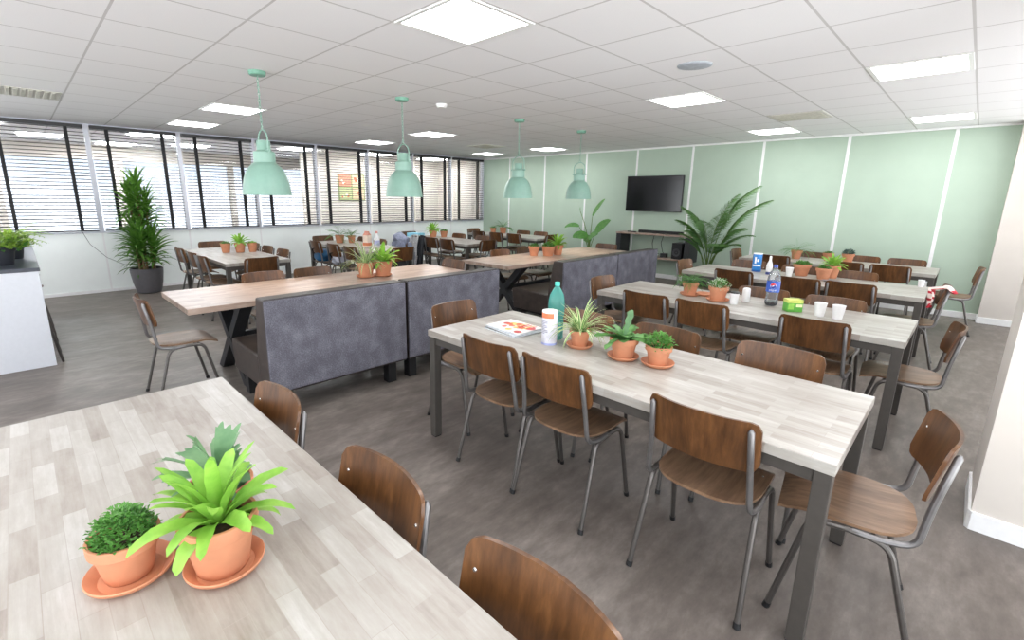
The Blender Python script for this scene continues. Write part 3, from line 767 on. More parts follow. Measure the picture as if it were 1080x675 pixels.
# long tables
saucer((-4.45, 2.53, Z), .1, 'terracotta saucer under grassy plant on near long table')
potted('potted_spider_plant', (-4.45, 2.53, Z+.005), .092, .155, f_spider, 'grassy grey green plant in terracotta pot on near long table')
saucer((-4.4, 2.70, Z), .1, 'terracotta saucer under bright plant on near long table')
potted('potted_fern', (-4.4, 2.71, Z+.005), .1, .16, f_asplenium, 'bright leaved plant in terracotta pot on near long table', rim=False)
potted('potted_herb', (-4.57, 5.40, Z), .082, .14, f_bush('mid', 200, .95, .7, .018), 'terracotta pot of small green plant, left of three on far long table')
potted('potted_herb', (-4.42, 5.55, Z), .1, .145, f_bush('herb', 240, .95, .7, .019), 'widest terracotta pot, middle of three on far long table', rim=False)
potted('potted_fern', (-4.42, 5.78, Z), .085, .15, f_asplenium, 'terracotta pot of bright leaves, right of three on far long table')
# window tables
potted('potted_herb', (-7.68, 2.10, Z), .07, .135, f_bush('mid', 160, .95, .7, .02), 'terracotta pot, left of three on the dracaena table', rim=False)
potted('potted_fern', (-7.60, 2.27, Z), .078, .14, f_asplenium, 'terracotta pot of lime leaves, middle of three on the dracaena table', rim=False)
potted('potted_herb', (-7.56, 2.43, Z), .068, .135, f_bush('bright', 120, .9, .6, .02), 'terracotta pot, right of three on the dracaena table', rim=False)
potted('potted_fern', (-8.08, 4.1, Z), .085, .14, f_fern('mid', 20, .3, 1.6, .022, 80, 20), 'terracotta pot of long arching fronds, left on the carton table', rim=False)
potted('potted_herb', (-7.98, 4.28, Z), .07, .13, f_fern('mid', 20, .2, 1.2, .02, 80, 20), 'terracotta pot of short fronds, right on the carton table', rim=False)
potted('potted_fern', (-8.10, 6.24, Z), .092, .14, f_asplenium, 'terracotta pot of lime leaves, left on the coat table', rim=False)
potted('potted_herb', (-7.97, 6.43, Z), .084, .13, f_bush('mid', 140, .95, .6, .022), 'terracotta pot of darker herb, right on the coat table', rim=False)
potted('potted_herb', (-8.16, 8.1, Z), .075, .13, f_bush('mid', 140, .95, .7, .022), 'terracotta pot, left on the far corner table', rim=False)
potted('potted_fern', (-8.03, 8.31, Z), .09, .14, f_fern('mid', 18, .26, 1.3, .024, 80, 20), 'terracotta pot with tallest leaves, right on the far corner table', rim=False)

# dracaena
def dracaena():
    e = empty('dracaena', (-9.33, 1.36, 0)); tag(e, 'tall dracaena in round dark grey planter by the window wall', 'plant')
    MB().lathe([(0, 0), (.15, 0), (.165, .01), (.2, .16), (.222, .33), (.225, .39), (.215, .4), (.2, .39), (.19, .34), (0, .34)], n=40, cap=False).build('planter', plain('grey_planter', (92, 90, 93), .4, var=.03), e, True)
    MB().lathe([(.2, .345), (.1, .355), (0, .36)], n=24, cap=False).build('soil', M['soil'], e, True)
    st = MB(); fo = MB()
    for c, (a, rr, top) in enumerate(((.3, .02, 1.72), (1.7, .09, 1.5), (2.9, .1, 1.25), (4.1, .08, 1.62), (5.2, .1, 1.08), (.9, .12, .9), (3.5, .12, .8), (5.9, .11, .98))):
        x, y = rr*math.cos(a), rr*math.sin(a); tx, ty = x*1.25, y*1.25
        st.tube([(x, y, .33), ((x+tx)/2, (y+ty)/2, (.33+top)/2), (tx, ty, top)], .017, 8)
        for k in range(64):
            t = k/64; z = top-.42*(1-t)-.02; az = k*2.399+c; ln = rnd(.28, .42)*(1-.25*max(0, -math.cos(az)))
            leaf(fo, (tx, ty, z), az, R(12+66*t), ln, .058, .5+.9*(1-t), 6, taper, .2, 0, None, rnd(-.5, .5))
    st.build('canes', L_['trunk'], e, True); fo.build('foliage', [leafmat('dracaena_leaf', (96, 142, 54), (54, 96, 36))], e, 'leaf')
dracaena()
def palm():
    e = empty('potted_palm', (-3.28, 8.68, 0)); tag(e, 'large feathery palm standing against green wall right of console', 'plant')
    MB().lathe([(0, 0), (.14, 0), (.2, .36), (.205, .4), (.19, .4), (.17, .33), (0, .33)], n=32, cap=False).build('planter', plain('charcoal_planter', (52, 54, 54), .5), e, True)
    st = MB(); fo = MB()
    def frond(az, el, ln, bend, first=.32, w=.3):
        p = Vector((rnd(-.04, .04), rnd(-.03, .03), .33)); ns = 44; ca, sa = math.cos(az), math.sin(az); pts = [p.copy()]
        for i in range(ns):
            t = i/ns; ee = el-bend*t**2.2
            d = Vector((ca*math.cos(ee), sa*math.cos(ee), math.sin(ee))); p = p+d*(ln/ns); pts.append(p.copy())
            if t > first:
                u = (t-first)/(1-first); wd = w*math.sin(PI*(.18+.78*u))
                for sg in (-1, 1): leaf(fo, p, az+sg*(1.1-.5*u), ee*.62-.05, wd, .021, rnd(.3, .8), 4, taper, .2, 0, None, sg*rnd(.5, 1.2))
        st.tube(pts, [.009*(1-.75*i/ns) for i in range(ns+1)], 6)
    for az, el, ln, bd, fs in ((-.25, 79, 1.72, .95, .52), (-.1, 72, 1.6, 1.0, .52), (-.5, 83, 1.5, .9, .5), (3.5, 82, 1.3, 1.0, .5), (3.3, 76, 1.15, 1.2, .5), (-2.2, 84, 1.2, 1.0, .5), (-.9, 80, 1.25, 1.1, .5), (0, 66, 1.05, 1.3, .55), (-1.5, 82, 1.1, 1.2, .5), (-2.0, 76, .95, 1.2, .5), (-.4, 74, 1.1, 1.3, .5), (3.7, 72, .8, 1.3, .45), (-1.0, 68, .85, 1.5, .5), (-2.6, 78, .85, 1.3, .5), (-.2, 70, .8, 1.5, .5)):
        frond(az, R(el), ln, bd, fs-.1, .26)
    for k in range(40):
        az = k*2.399; leaf(fo, (0, 0, .36), az, R(rnd(35, 75)), rnd(.15, .24), .022, 1.0, 5, taper, .2)
    st.build('stems', L_['stem'], e, True); fo.build('foliage', [L_['palm']], e, 'leaf')
palm()
def strelitzia():
    e = empty('potted_banana_plant', (-5.9, 8.84, 0)); tag(e, 'tall broad leaved plant standing left of console by green wall', 'plant')
    MB().lathe([(0, 0), (.13, 0), (.18, .3), (.185, .33), (.17, .33), (.15, .27), (0, .27)], n=32, cap=False).build('planter', plain('anthracite_planter', (60, 60, 62), .5), e, True)
    for (x, y, z), az, el, ln, wd, dr in (((.04, 0, 1.22), .1, 58, .46, .13, .2), ((.18, -.05, .86), .35, 55, .42, .2, .5), ((-.3, 0, .98), PI, 12, .42, .11, .9), ((-.04, -.03, .76), PI+.5, 18, .34, .2, 1.0), ((.02, -.06, .72), -.2, 45, .3, .18, .9), ((.0, .02, .66), PI-.4, 30, .3, .17, 1.2), ((-.3, .02, 1.31), 2.4, 70, .1, .02, .1)):
        p = Vector((x, y, z)); st = MB().tube(fillet([(0, 0, .27), (x*.3, y*.3, z*.62), (x, y, z)], .3), [.012]*7+[.008], 7) if False else MB().tube([(x*t*t, y*t*t, .27+(z-.27)*t) for t in [i/8 for i in range(9)]], [.013-.0009*i for i in range(9)], 7)
        so = st.build('leaf_stalk', L_['stem'], e, True)
        m = MB(); leaf(m, p, az, R(el), ln, wd, dr, 10, lambda t: math.sin(PI*(.08+.9*t**.9))**.7 if t < 1 else .03, .2, 0, None, 1.0 if abs(az) < 1.5 else -1.0)
        m.build('leaf_blade', [L_['mid']], so, 'leaf')
strelitzia()

# counter with its plants and stools
def counter():
    e = empty('bar_counter', (-7.05, -.55, 0)); tag(e, 'white counter with dark worktop at the left edge', 'counter')
    wm = plain('white_melamine', (216, 219, 226), .4, var=.008)
    MB().box(-1.2, 1.20, -.62, .24, 0, .885, bev=.003).build('body', wm, e)
    for sx in (-1.2, 1.2): MB().box(sx, sx+.035, -.62, .61, 0, .885, bev=.003).build('end_panel', wm, e)
    MB().box(-1.215, 1.245, -.63, .62, .885, .918, bev=.003).build('worktop', plain('dark_worktop', (62, 66, 76), .32, var=.05), e)
counter()
def counter_pot(x, y, r, h, seed, label):
    e = empty('potted_fern', (x, y, .918)); tag(e, label, 'potted plant', 'fern pots on the counter')
    pot_mesh(r, h, True).build('pot', plain('black_pot', (44, 46, 54), .45), e, True); soil_mesh(r, h).build('soil', M['soil'], e, True)
    m = MB(); f_bush('fern', 380, 1.9, .85, .028, 'mid', .25)(m, r, h); f_fern('fern', 24, .32, 1.6, .02, 80, 30)(m, r, h)
    m.build('foliage', [L_['fern'], L_['mid']], e, 'leaf')
counter_pot(-6.22, -.16, .105, .17, 1, 'lime green fern in black pot on counter, nearest the camera')
counter_pot(-6.75, -.08, .085, .14, 2, 'smaller fern in black pot on counter, behind the near one')
def stool(x, y, label):
    r = empty('bar_stool', (x, y, 0)); tag(r, label, 'stool', 'bar stools beside the counter')
    MB().lathe([(0, .7), (.15, .7), (.165, .705), (.165, .718), (.15, .724), (0, .72)], n=28, cap=False).build('seat', M['walnut'], r, True)
    for sx in (-1, 1):
        for sy in (-1, 1): MB().tube([(sx*.2, sy*.2, 0), (sx*.1, sy*.1, .7)], .011, 8).build('leg', M['tube'], r, True)
    MB().tube([(s[0]*.172, s[1]*.172, .22) for s in ((-1, -1), (1, -1), (1, 1), (-1, 1))], .008, 6, closed=True).build('foot_ring', M['post'], r, True)
for k, x in enumerate((-6.1, -6.95, -7.8)): stool(x, -.09, 'metal bar stool mostly hidden by the counter, '+('nearest one', 'middle one', 'furthest one')[k])

# ------------------------------------------------------------------ television and console
def television():
    e = empty('television', (-4.7, YW, 1.34)); tag(e, 'flat black television mounted on the green wall', 'television')
    MB().box(-.605, .605, -.075, -.035, 0, .71, bev=.006).build('bezel', plain('black_bezel', (16, 16, 18), .35), e)
    s = NT('dark_screen'); s.col(lin((10, 10, 14))); s.set(.12, 0, .5)
    MB().box(-.592, .592, -.0775, -.074, .018, .697).build('screen', s.m, e)
    MB().box(-.03, .03, -.078, -.074, .004, .012).build('maker_mark', M['post'], e)
    MB().box(-.2, .2, -.04, .0, .2, .5).build('wall_mount', M['black'], e)
television()
def console():
    e = empty('media_console', (-4.51, YW-.19, 0)); tag(e, 'wall console with grey wood shelves and black ends under television', 'console')
    lam = M['laminate_warm']; blk = plain('black_laminate', (40, 42, 44), .5)
    MB().box(-.80, .80, -.19, .185, .885, .92, bev=.002).build('top_shelf', lam, e)
    MB().box(-.68, .68, -.18, .185, .425, .455, bev=.002).build('lower_shelf', lam, e)
    for sx in (-1, 1): MB().box(min(sx*.68, sx*.79), max(sx*.68, sx*.79), -.185, .185, .40, .885, bev=.002).build('end_panel', blk, e)
console()
o = MB().box(-.46, .46, -.04, .04, 0, .055, bev=.012).build('soundbar', M['black'], None, False, (-4.42, YW-.2, .92)); tag(o, 'long black soundbar lying on the console under television', 'soundbar')
o = MB().box(-.09, .09, -.03, .03, 0, .02, bev=.006).build('remote_control', M['black'], None, False, (-5.0, YW-.28, .92)); tag(o, 'small black remote lying left of the soundbar', 'remote')
def subwoofer():
    e = empty('subwoofer', (-3.99, YW-.19, .455)); tag(e, 'black subwoofer box on lower console shelf, right end', 'speaker')
    MB().box(-.1, .1, -.15, .15, 0, .31, bev=.006).build('cabinet', plain('black_wood', (20, 20, 22), .35), e)
    m = MB(); m.lathe([(.075, 0), (.07, .008), (.05, .004), (.03, -.006), (0, .004)], n=28, cap=False)
    m.v = [(x, -.151-z, y+.13) for x, y, z in m.v]; m.build('driver_cone', plain('grey_cone', (60, 60, 64), .4), e, True)
subwoofer()
o = MB().box(-.06, .06, -.05, .05, 0, .08, bev=.006).build('router', M['black'], None, False, (-4.3, YW-.2, .455)); tag(o, 'small black router box on lower shelf beside subwoofer', 'router')
o = MB().tube([(-4.62, YW-.03, .885), (-4.66, YW-.02, .7), (-4.62, YW-.03, .52), (-4.35, YW-.06, .47)], .005, 6).tube([(-4.42, YW-.03, .885), (-4.47, YW-.02, .72), (-4.42, YW-.03, .55), (-4.33, YW-.08, .475)], .005, 6).build('power_cable', M['black'], None, True); tag(o, 'thin black cables hanging under the console top', 'cable')

# ------------------------------------------------------------------ things on tables
def magazine(x, y, z, rz, label, cols, seed, th=.006):
    e = empty('magazine', (x, y, z), R(rz)); tag(e, label, 'magazine', 'magazines on the front table')
    MB().box(-.113, .113, -.148, .148, 0, th, bev=.001).build('pages', plain('magazine_pages', (222, 226, 230), .5), e)
    rs = random.Random(seed); m = MB(); m.box(-.114, .114, -.149, .149, th, th+.0008, 0)
    for i in range(16):
        k = rs.randint(1, len(cols)-1); cx, cy = rs.uniform(-.08, .08), rs.uniform(-.12, .12); n = 9; ra = rs.uniform(.012, .034)
        vs = [(cx+ra*(1+.3*rs.random())*math.cos(2*PI*q/n), cy+ra*(1+.3*rs.random())*math.sin(2*PI*q/n), th+.001+.00005*i) for q in range(n)]
        vs = [(max(-.104, min(.104, a)), max(-.147, min(.147, b)), c) for a, b, c in vs]
        m.quads(vs, [tuple(range(n))], k)
    for i in range(5): m.box(-.1, -.1+rs.uniform(.05, .12), .10-.022*i, .112-.022*i, th+.0018, th+.002, 1+i % (len(cols)-1))
    m.build('cover', [plain('cover_%d_%d' % (seed, i), c, .3) for i, c in enumerate(cols)], e)
magazine(-2.0, 2.17, TT, -95, 'magazine at the bottom of the stack, dark edge showing', [(60, 60, 70), (180, 180, 186)], 3, .008)
magazine(-1.99, 2.172, TT+.0105, -99, 'magazine in the middle of the stack on front table', [(200, 205, 212), (160, 60, 60), (90, 96, 120)], 4, .007)
magazine(-1.99, 2.178, TT+.0205, -93, 'red and yellow food magazine on top of the stack', [(232, 226, 222), (206, 58, 48), (224, 180, 60), (214, 96, 60), (190, 40, 44), (240, 214, 130)], 5, .007)
def canister(name, x, y, r, h, cols, label, band=None, rz=0):
    e = empty(name, (x, y, TT), R(rz)); tag(e, label, 'can')
    MB().lathe([(0, 0), (r*.97, 0), (r, .003), (r, h-.004), (r*.96, h), (r*.9, h), (r*.88, h-.006), (0, h-.006)], n=28, cap=False).build('body', plain(name+'_body', cols[0], .35), e, True)
    m = MB()
    for i, (z0, z1, a0, a1, k) in enumerate(band or []):
        n = max(3, int((a1-a0)/.15)); vs = []
        for q in range(n+1):
            a = a0+(a1-a0)*q/n; rr = r+.0006+.0001*i; vs += [(rr*math.cos(a), rr*math.sin(a), z0*h), (rr*math.cos(a), rr*math.sin(a), z1*h)]
        m.quads(vs, [(2*q, 2*q+2, 2*q+3, 2*q+1) for q in range(n)], k)
    if band: m.build('printed_label', [plain(name+'_print%d' % i, c, .4) for i, c in enumerate(cols[1:])], e)
    MB().lathe([(r*.98, h-.012), (r*1.02, h-.01), (r*1.02, h), (r*.95, h+.001), (0, h+.001)], n=28, cap=False).build('lid_rim', M['whitemet'], e, True)
    return e
tx = []
for k in range(9): tx.append((.34+.045*k, .365+.045*k, -PI*.75, -PI*.75+(1.2 if k % 3 else .8), 1))
canister('tall_canister', -1.66, 2.125, .045, .2, [(222, 222, 232), (232, 122, 84), (158, 158, 172), (168, 178, 226)], 'tall white printed canister beside water bottle on magazine table',
         [(.8, .95, -2.6, -.4, 0), (.0, .06, -PI, PI, 2)]+tx)
canister('blue_canister', -1.8, 6.32, .05, .22, [(36, 124, 200), (236, 240, 246), (20, 84, 160)], 'bright blue canister with white lettering on its table', [(.3, .38, -2.4, -.4, 0), (.45, .8, -1.9, -1.5, 0), (.55, .7, -1.35, -.9, 0), (.0, .1, -PI, PI, 1)])
def bottle(x, y, prof, h, gl, liquid, label, cap, label_fn=None):
    e = empty('plastic_bottle', (x, y, TT)); tag(e, label, 'bottle')
    MB().lathe(prof, n=28, cap=False).build('bottle_body', gl, e, True)
    if liquid:
        lv, mat = liquid; pr = [(max(0, r-.002), max(z, .003)) for r, z in prof if z < lv]; rl = pr[-1][0]
        MB().lathe([(0, .003)]+pr+[(rl, lv), (0, lv)], n=24, cap=False).build('liquid', mat, e, True)
    MB().lathe([(0, h), (.014, h), (.0155, h-.004), (.0155, h-.022), (.012, h-.023), (0, h-.023)], n=20, cap=False).build('cap', cap, e, True)
    if label_fn: label_fn(e)
    return e
teal = glassmat('teal_bottle_plastic', (.74, .93, .9), .08, 1.2)
def tealmix(mat, ca, cb, amt):
    t = mat.node_tree; out = [n for n in t.nodes if n.type == 'OUTPUT_MATERIAL'][0]; src = out.inputs['Surface'].links[0].from_socket
    d = t.nodes.new('ShaderNodeBsdfTranslucent'); d.inputs['Color'].default_value = (*lin(ca), 1)
    d2 = t.nodes.new('ShaderNodeBsdfDiffuse'); d2.inputs['Color'].default_value = (*lin(cb), 1)
    a = t.nodes.new('ShaderNodeMixShader'); a.inputs[0].default_value = .5; t.links.new(d.outputs[0], a.inputs[1]); t.links.new(d2.outputs[0], a.inputs[2])
    b = t.nodes.new('ShaderNodeMixShader'); b.inputs[0].default_value = amt; t.links.new(src, b.inputs[1]); t.links.new(a.outputs[0], b.inputs[2]); t.links.new(b.outputs[0], out.inputs['Surface'])
tealmix(teal, (140, 226, 216), (116, 206, 196), .36)
pw = [(.0, .0), (.04, 0), (.046, .01), (.046, .06), (.043, .07), (.046, .08), (.046, .12), (.043, .13), (.047, .145), (.049, .2), (.048, .24), (.04, .275), (.024, .305), (.014, .322), (.013, .345)]
bottle(-1.70, 2.235, pw, .35, teal, (.235, glassmat('water', (.9, .97, .97), 0, .6)), 'teal plastic water bottle on magazine table', plain('teal_cap', (70, 186, 172), .4))
clear = glassmat('clear_bottle_plastic', (.96, .97, .98), .05, 1.3); tealmix(clear, (226, 230, 236), (214, 220, 228), .16)
pc = [(0, 0), (.035, 0), (.045, .012), (.048, .03), (.044, .07), (.044, .1), (.049, .12), (.049, .2), (.046, .235), (.036, .27), (.02, .3), (.0135, .31), (.0135, .33)]
def cola_label(e):
    h0, h1, r = .115, .205, .0497
    lb = MB().lathe([(r, h0), (r, h1)], n=32, cap=False).build('label', plain('cobalt_label', (52, 92, 184), .35), e, True)
    # round red / white / blue mark facing the camera side, with the word under it
    a0 = math.atan2(-4.31, 1.09); m = MB()
    def P(u, v, k=.0006): a = a0+u/r; return ((r+k)*math.cos(a), (r+k)*math.sin(a), .168+v)
    ra = .022; n = 14
    for lo, hi, mi in ((-1, 1, 1),):
        vs = [P(0, 0)]+[P(ra*math.cos(2*PI*i/24), ra*math.sin(2*PI*i/24)) for i in range(24)]
        m.quads(vs, [(0, i+1, (i+1) % 24+1) for i in range(24)], 1)
    def cap(sign, mi):
        top, bot = [], []
        for i in range(n+1):
            x = -1+2*i/n; yy = math.sqrt(max(0, 1-x*x))*.96; wv = sign*(.22+.0*x)+.16*math.sin(x*2.2)
            top.append(P(x*ra*.96, sign*yy*ra, .001)); lim = wv if sign*wv < yy else sign*yy; bot.append(P(x*ra*.96, lim*ra, .001))
        m.quads(top+bot, [(i, i+1, n+1+i+1, n+1+i) for i in range(n)], mi)
    cap(1, 2); cap(-1, 0)
    m.build('round_logo', [plain('logo_blue', (24, 56, 140), .4), M['white'], plain('logo_red', (214, 38, 52), .4)], lb)
    cu = bpy.data.curves.new('wordmark', 'FONT'); cu.body = 'pepsi'; cu.size = .026; cu.align_x = 'CENTER'; cu.resolution_u = 2
    tmp = bpy.data.objects.new('wordmark_tmp', cu); COL.objects.link(tmp); bpy.context.view_layer.update()
    me = bpy.data.meshes.new_from_object(tmp.evaluated_get(bpy.context.evaluated_depsgraph_get())); bpy.data.objects.remove(tmp)
    for v in me.vertices: v.co = Vector(P(v.co.x, v.co.y-.042, .0008))
    me.name = 'wordmark'; me.materials.clear(); me.materials.append(M['white'])
    ob = bpy.data.objects.new('wordmark', me); COL.objects.link(ob); ob.parent = lb
bottle(-1.085, 4.31, pc, .335, clear, (.035, plain('cola_liquid', (48, 22, 16), .15)), 'clear cola bottle with blue label, nearly empty', plain('blue_cap', (70, 90, 170), .4), cola_label)
pn = [(0, 0), (.03, 0), (.033, .01), (.033, .1), (.026, .13), (.014, .16), (.012, .19)]
def small_bottle(x, y, label):
    e = empty('small_bottle', (x, y, TT)); tag(e, label, 'bottle')
    MB().lathe(pn, n=20, cap=False).build('bottle_body', plain('white_bottle', (226, 224, 222), .3), e, True)
    MB().lathe([(.0335, .0), (.0335, .03)], n=20, cap=False).build('printed_label', plain('navy_label', (60, 70, 130), .4), e, True)
    MB().lathe([(0, .215), (.011, .215), (.014, .19), (0, .19)], n=16, cap=False).build('cap', M['white'], e, True)
small_bottle(-1.62, 6.17, 'small white bottle with navy base right of the blue canister')
CUPP = [(0, .004), (.024, .004), (.025, 0), (.026, .0), (.036, .088), (.0372, .09), (.0365, .091), (.0345, .088), (.0255, .006), (0, .006)]
def cup(x, y, label, s=1., lid=None):
    m = MB().lathe([(r*s, z*s) for r, z in CUPP], n=28, cap=False)
    o = m.build('paper_cup', M['white'], None, True, (x, y, TT)); tag(o, label, 'cup', 'white cups on the tables'); 
    if lid: MB().lathe([(.036*s, .088*s), (.038*s, .09*s), (.035*s, .1*s), (0, .1*s)], n=24, cap=False).build('lid', lid, o, True)
    return o
cup(-1.31, 4.12, 'white cup with black lid on cola table', 1.05, M['black'])
def shaker(x, y, label):
    o = MB().lathe([(0, 0), (.03, 0), (.032, .004), (.03, .1), (.028, .112), (.02, .118), (0, .12)], n=24, cap=False).build('white_shaker', M['white'], None, True, (x, y, TT)); tag(o, label, 'shaker')
shaker(-1.275, 4.30, 'plain white cylinder shaker beside the lidded cup')
cup(-.72, 4.175, 'white paper cup beside green box on cola table, left', 1.12)
cup(-.605, 4.165, 'white paper cup on cola table, rightmost', 1.12)
cup(-1.42, 6.2, 'white cup between small bottle and pots on canister table', 1.1)
cup(-.3, 6.46, 'small white cup at right end of the canister table', .8)
def teabox():
    e = empty('tea_box', (-.905, 4.205, TT), R(38)); tag(e, 'small green and yellow tea box on cola table', 'box')
    MB().box(-.055, .055, -.04, .04, 0, .095, bev=.002).build('carton', plain('green_carton', (96, 172, 70), .45), e)
    m = MB().box(-.0555, .0555, -.0405, .0405, .07, .0955, 0).box(-.05, -.01, -.041, -.0402, .02, .065, 1).box(.005, .05, -.041, -.0402, .04, .062, 2).box(.0552, .0558, -.036, .036, .012, .088, 0)
    m.build('printed_panel', [plain('yellow_print', (206, 214, 112), .45), plain('leaf_print', (150, 206, 90), .45), plain('pale_print', (236, 238, 190), .45)], e)
teabox()
o = MB().lathe([(0, .004), (.06, .004), (.085, .012), (.088, .012), (.065, 0), (0, 0)], n=28, cap=False).build('small_plate', plain('dark_plate', (120, 124, 130), .3), None, True, (-1.0, 6.12, TT)); tag(o, 'small grey plate near the pots on canister table', 'plate')
# on the window tables
def carton(x, y, label):
    e = empty('drink_carton', (x, y, TT), R(20)); tag(e, label, 'carton')
    MB().box(-.05, .05, -.05, .05, 0, .2, bev=.002).build('carton_body', plain('cream_carton', (234, 214, 196), .4), e)
    m = MB(); m.quads([(-.05, -.05, .2), (.05, -.05, .2), (.05, .05, .2), (-.05, .05, .2), (-.05, 0, .245), (.05, 0, .245)], [(0, 1, 5, 4), (2, 3, 4, 5), (0, 4, 3), (1, 2, 5)]); m.box(-.05, .05, -.003, .003, .24, .265)
    m.build('gable_top', plain('salmon_carton_top', (214, 150, 130), .4), e)
    MB().box(-.051, .051, -.051, .051, .03, .08).build('printed_band', plain('orange_print', (214, 130, 90), .4), e)
carton(-7.12, 4.1, 'tall salmon and cream drink carton on table along the blinds')
e = empty('white_bottle', (-6.98, 4.2, TT)); tag(e, 'white bottle standing right of the tall carton', 'bottle')
MB().lathe([(0, 0), (.045, 0), (.048, .01), (.048, .15), (.03, .19), (.018, .21), (.018, .235)], n=22, cap=False).build('bottle_body', M['white'], e, True)
MB().lathe([(0, .27), (.018, .27), (.022, .235), (0, .235)], n=16, cap=False).build('cap', plain('salmon_cap', (222, 150, 140), .4), e, True)
MB().lathe([(.0485, .04), (.0485, .12)], n=22, cap=False).build('printed_label', plain('lilac_label', (176, 180, 214), .4), e, True)
o = MB().box(-.16, .16, -.11, .11, 0, .08, bev=.004).build('blue_box', plain('pale_blue_box', (128, 190, 214), .5), None, False, (-8.42, 6.02, TT), R(10)); tag(o, 'pale blue box on the coat table beside the blinds', 'box')

# bags and coats
def blob(name, loc, dims, mat, label, cat, seed, strap=None):
    e = empty(name, loc); tag(e, label, cat); import bmesh
    bm = bmesh.new(); bmesh.ops.create_icosphere(bm, subdivisions=4, radius=1); rs = random.Random(seed)
    ph = [rs.uniform(0, 6) for _ in range(6)]
    for v in bm.verts:
        c = v.co; k = 1+.10*math.sin(4*c.x+ph[0])*math.sin(5*c.y+ph[1])+.07*math.sin(7*c.z+ph[2]+3*c.x)
        x, y, z = [math.copysign(abs(q)**.75, q) for q in c]; v.co = Vector((x*dims[0]*k, y*dims[1]*k, max(-.96, z)*dims[2]*k+dims[2]*.96))
    m = MB(); m.bm(bm); m.build('fabric_body', mat, e, True, auto=80)
    MB().tube(fillet([(-dims[0]*.4, -dims[1]*.9, dims[2]*1.2), (-dims[0]*.45, -dims[1]*1.25, dims[2]*1.9), (dims[0]*.2, -dims[1]*1.1, dims[2]*2.15), (dims[0]*.35, -dims[1]*.5, dims[2]*1.75)], .05), .012, 8).build('strap', strap or M['black'], e, True)
    return e
blob('blue_bag', (-7.92, 3.68, .463), (.18, .12, .11), plain('blue_nylon', (24, 84, 126), .5), 'crumpled blue bag on chair seat at the carton table', 'bag', 1)
blob('grey_bag', (-7.27, 3.68, .463), (.16, .12, .1), plain('pale_grey_nylon', (164, 166, 178), .6), 'pale grey bag on chair seat at the carton table', 'bag', 2)
e = blob('black_backpack', (-6.27, 4.12, .463), (.12, .16, .14), plain('black_nylon', (28, 28, 32), .5), 'black backpack on end chair seat at the carton table', 'backpack', 3)
def coat(name, x, y, rz, w, drop_b, drop_f, mat, label, seed, hood=None, z=.835):
    e = empty(name, (x, y, 0), R(rz)); tag(e, label, 'coat')
    rs = random.Random(seed); p1, p2 = rs.uniform(0, 6), rs.uniform(0, 6); rows = []
    path = [(-.29, z-drop_b)]+[(-.285+.01*i, z-drop_b+(drop_b-.03)*i/8) for i in range(1, 9)]+[(-.215, z+.012), (-.185, z+.012)]+[(-.165+.004*i, z-.03-(drop_f-.03)*i/6) for i in range(0, 7)]
    for i, (yy, zz) in enumerate(path):
        row = []
        for k in range(23):
            s = -1+2*k/22; f = max(0, (z-zz))/max(drop_b, .01)
            row.append(Vector((s*w*(1+.08*f), yy-(.03*f*math.sin(9*s+p1)+.012*math.sin(17*s+p2)*f)*(1 if yy < -.2 else -.3)-.03*(1-s*s), zz-.03*s*s*(1 if i in (9, 10) else .4)+.02*f*math.sin(6*s+p2))))
        rows.append(row)
    MB().slab(rows, lambda p: Vector((0, -.012 if p.y < -.2 else .012, 0))).build('garment', mat, e, True, auto=80)
    for sx in (-1, 1):
        MB().tube([(sx*w*.95, -.24, z-.02), (sx*w*1.12, -.28, z-.2), (sx*w*1.1, -.29, z-.2-drop_b*.35)], [.2*w+.005, .2*w+.01, .16*w+.008], 10).build('sleeve', mat, e, True)
    if hood:
        import bmesh
        bm = bmesh.new(); bmesh.ops.create_icosphere(bm, subdivisions=3, radius=1)
        for v in bm.verts:
            c = v.co; k = 1+.12*math.sin(5*c.x+p1)*math.cos(4*c.z+p2); v.co = Vector((c.x*.21*k-.02, c.y*.1*k-.2, (c.z*.07+.035*math.sin(4*c.x+.6)+.012*math.sin(11*c.x))*k+z+.045))
        m = MB(); m.bm(bm); m.build('hood', mat, e, True, auto=80)
    return e
coat('hooded_jacket', -6.9, 4.41, 180, .2, .3, .25, plain('blue_grey_jersey', (136, 142, 162), .9, var=.12), 'blue grey hooded jacket draped over chair back at carton table', 4, True)
coat('grey_coat', -7.80, 5.80, 0, .11, .58, .3, plain('light_grey_wool', (176, 176, 178), .95, var=.14, scale=50), 'long light grey coat hanging over a chair back by the blinds', 5)
coat('black_jacket', -7.585, 5.80, 0, .065, .56, .3, plain('black_wool', (40, 42, 46), .9), 'black jacket hanging over chair back, right beside the grey coat', 6)
def scarf():
    e = empty('striped_scarf', (-.31, 6.10, 0), R(94)); tag(e, 'red and white striped scarf draped over chair at right end', 'scarf')
    rows = []; 
    for i in range(15):
        t = i/14; yy = -.252+.075*min(1, t*2.4); zz = .838-(t-.3)*.3 if t > .3 else .838-(.3-t)*.2
        rows.append([Vector((-.215+.15*(k/10)*(1-.15*math.sin(3*t)), yy+.014+.018*math.sin(k*1.1+i*.5)+(.05 if t > .4 else -.03), zz)) for k in range(11)])
    m = MB(); m.slab(rows, (0, .014, .004)); n = 10
    for fi, f in enumerate(m.f):
        a = m.v[f[0]]; m.mi[fi] = 1 if int((a[2]-.4)*40) % 3 == 0 else 0
    m.build('knitted_cloth', [plain('cream_knit', (232, 214, 208), .95), plain('red_knit', (186, 44, 58), .95)], e, True, auto=80)
scarf()

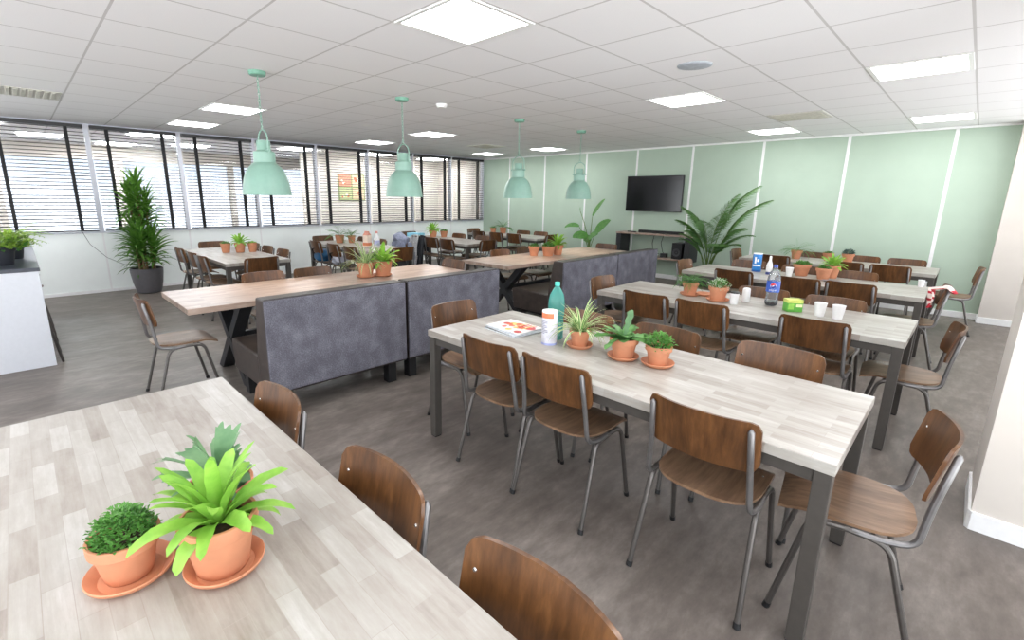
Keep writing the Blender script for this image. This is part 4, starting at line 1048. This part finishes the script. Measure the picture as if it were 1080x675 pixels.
# ------------------------------------------------------------------ light and camera
wd = bpy.data.worlds.new('daylight'); bpy.context.scene.world = wd; wd.use_nodes = True
wt = wd.node_tree; bg = wt.nodes['Background']
tcw = wt.nodes.new('ShaderNodeTexCoord'); spw = wt.nodes.new('ShaderNodeSeparateXYZ'); rpw = wt.nodes.new('ShaderNodeValToRGB')
wt.links.new(tcw.outputs['Generated'], spw.inputs[0])
mrw = wt.nodes.new('ShaderNodeMapRange'); mrw.inputs['From Min'].default_value = -1; mrw.inputs['From Max'].default_value = 1
wt.links.new(spw.outputs['Z'], mrw.inputs['Value']); wt.links.new(mrw.outputs[0], rpw.inputs['Fac'])
el = rpw.color_ramp.elements; el[0].position = .47; el[0].color = (.965, .985, 1, 1)      # brighter lower half, added to light the ceiling from below
el[1].position = .53; el[1].color = (.40, .43, .46, 1)                                   # hazy sky above it
wt.links.new(rpw.outputs['Color'], bg.inputs['Color']); bg.inputs['Strength'].default_value = 5.6

cam = bpy.data.cameras.new('camera'); co = bpy.data.objects.new('camera', cam); COL.objects.link(co)
F, CX, CY, HC = 498.42069, 518.8580, 319.6093, 1.576328
yaw, pit, rol = .78958, .21919, .0129
cam.sensor_fit = 'HORIZONTAL'; cam.sensor_width = 36; cam.lens = F/1080*36; cam.shift_x = (540-CX)/1080; cam.shift_y = (CY-337.5)/1080
cam.clip_start = .02; cam.clip_end = 100
rt0 = Vector((math.cos(yaw), math.sin(yaw), 0)); fw = Vector((-math.sin(yaw)*math.cos(pit), math.cos(yaw)*math.cos(pit), -math.sin(pit))); up0 = rt0.cross(fw)
rt = rt0*math.cos(rol)+up0*math.sin(rol); up = up0*math.cos(rol)-rt0*math.sin(rol)
co.matrix_world = Matrix(((rt.x, up.x, -fw.x, 0), (rt.y, up.y, -fw.y, 0), (rt.z, up.z, -fw.z, HC), (0, 0, 0, 1)))
sc = bpy.context.scene; sc.camera = co
sc.view_settings.view_transform = 'Standard'; sc.view_settings.look = 'None'; sc.view_settings.exposure = .46; sc.view_settings.gamma = 1
sc.view_settings.use_curve_mapping = False
sc.cycles.use_denoising = True; sc.cycles.max_bounces = 8; sc.cycles.diffuse_bounces = 5; sc.cycles.transparent_max_bounces = 16; sc.cycles.sample_clamp_indirect = 6
sc.cycles.caustics_reflective = False; sc.cycles.caustics_refractive = False
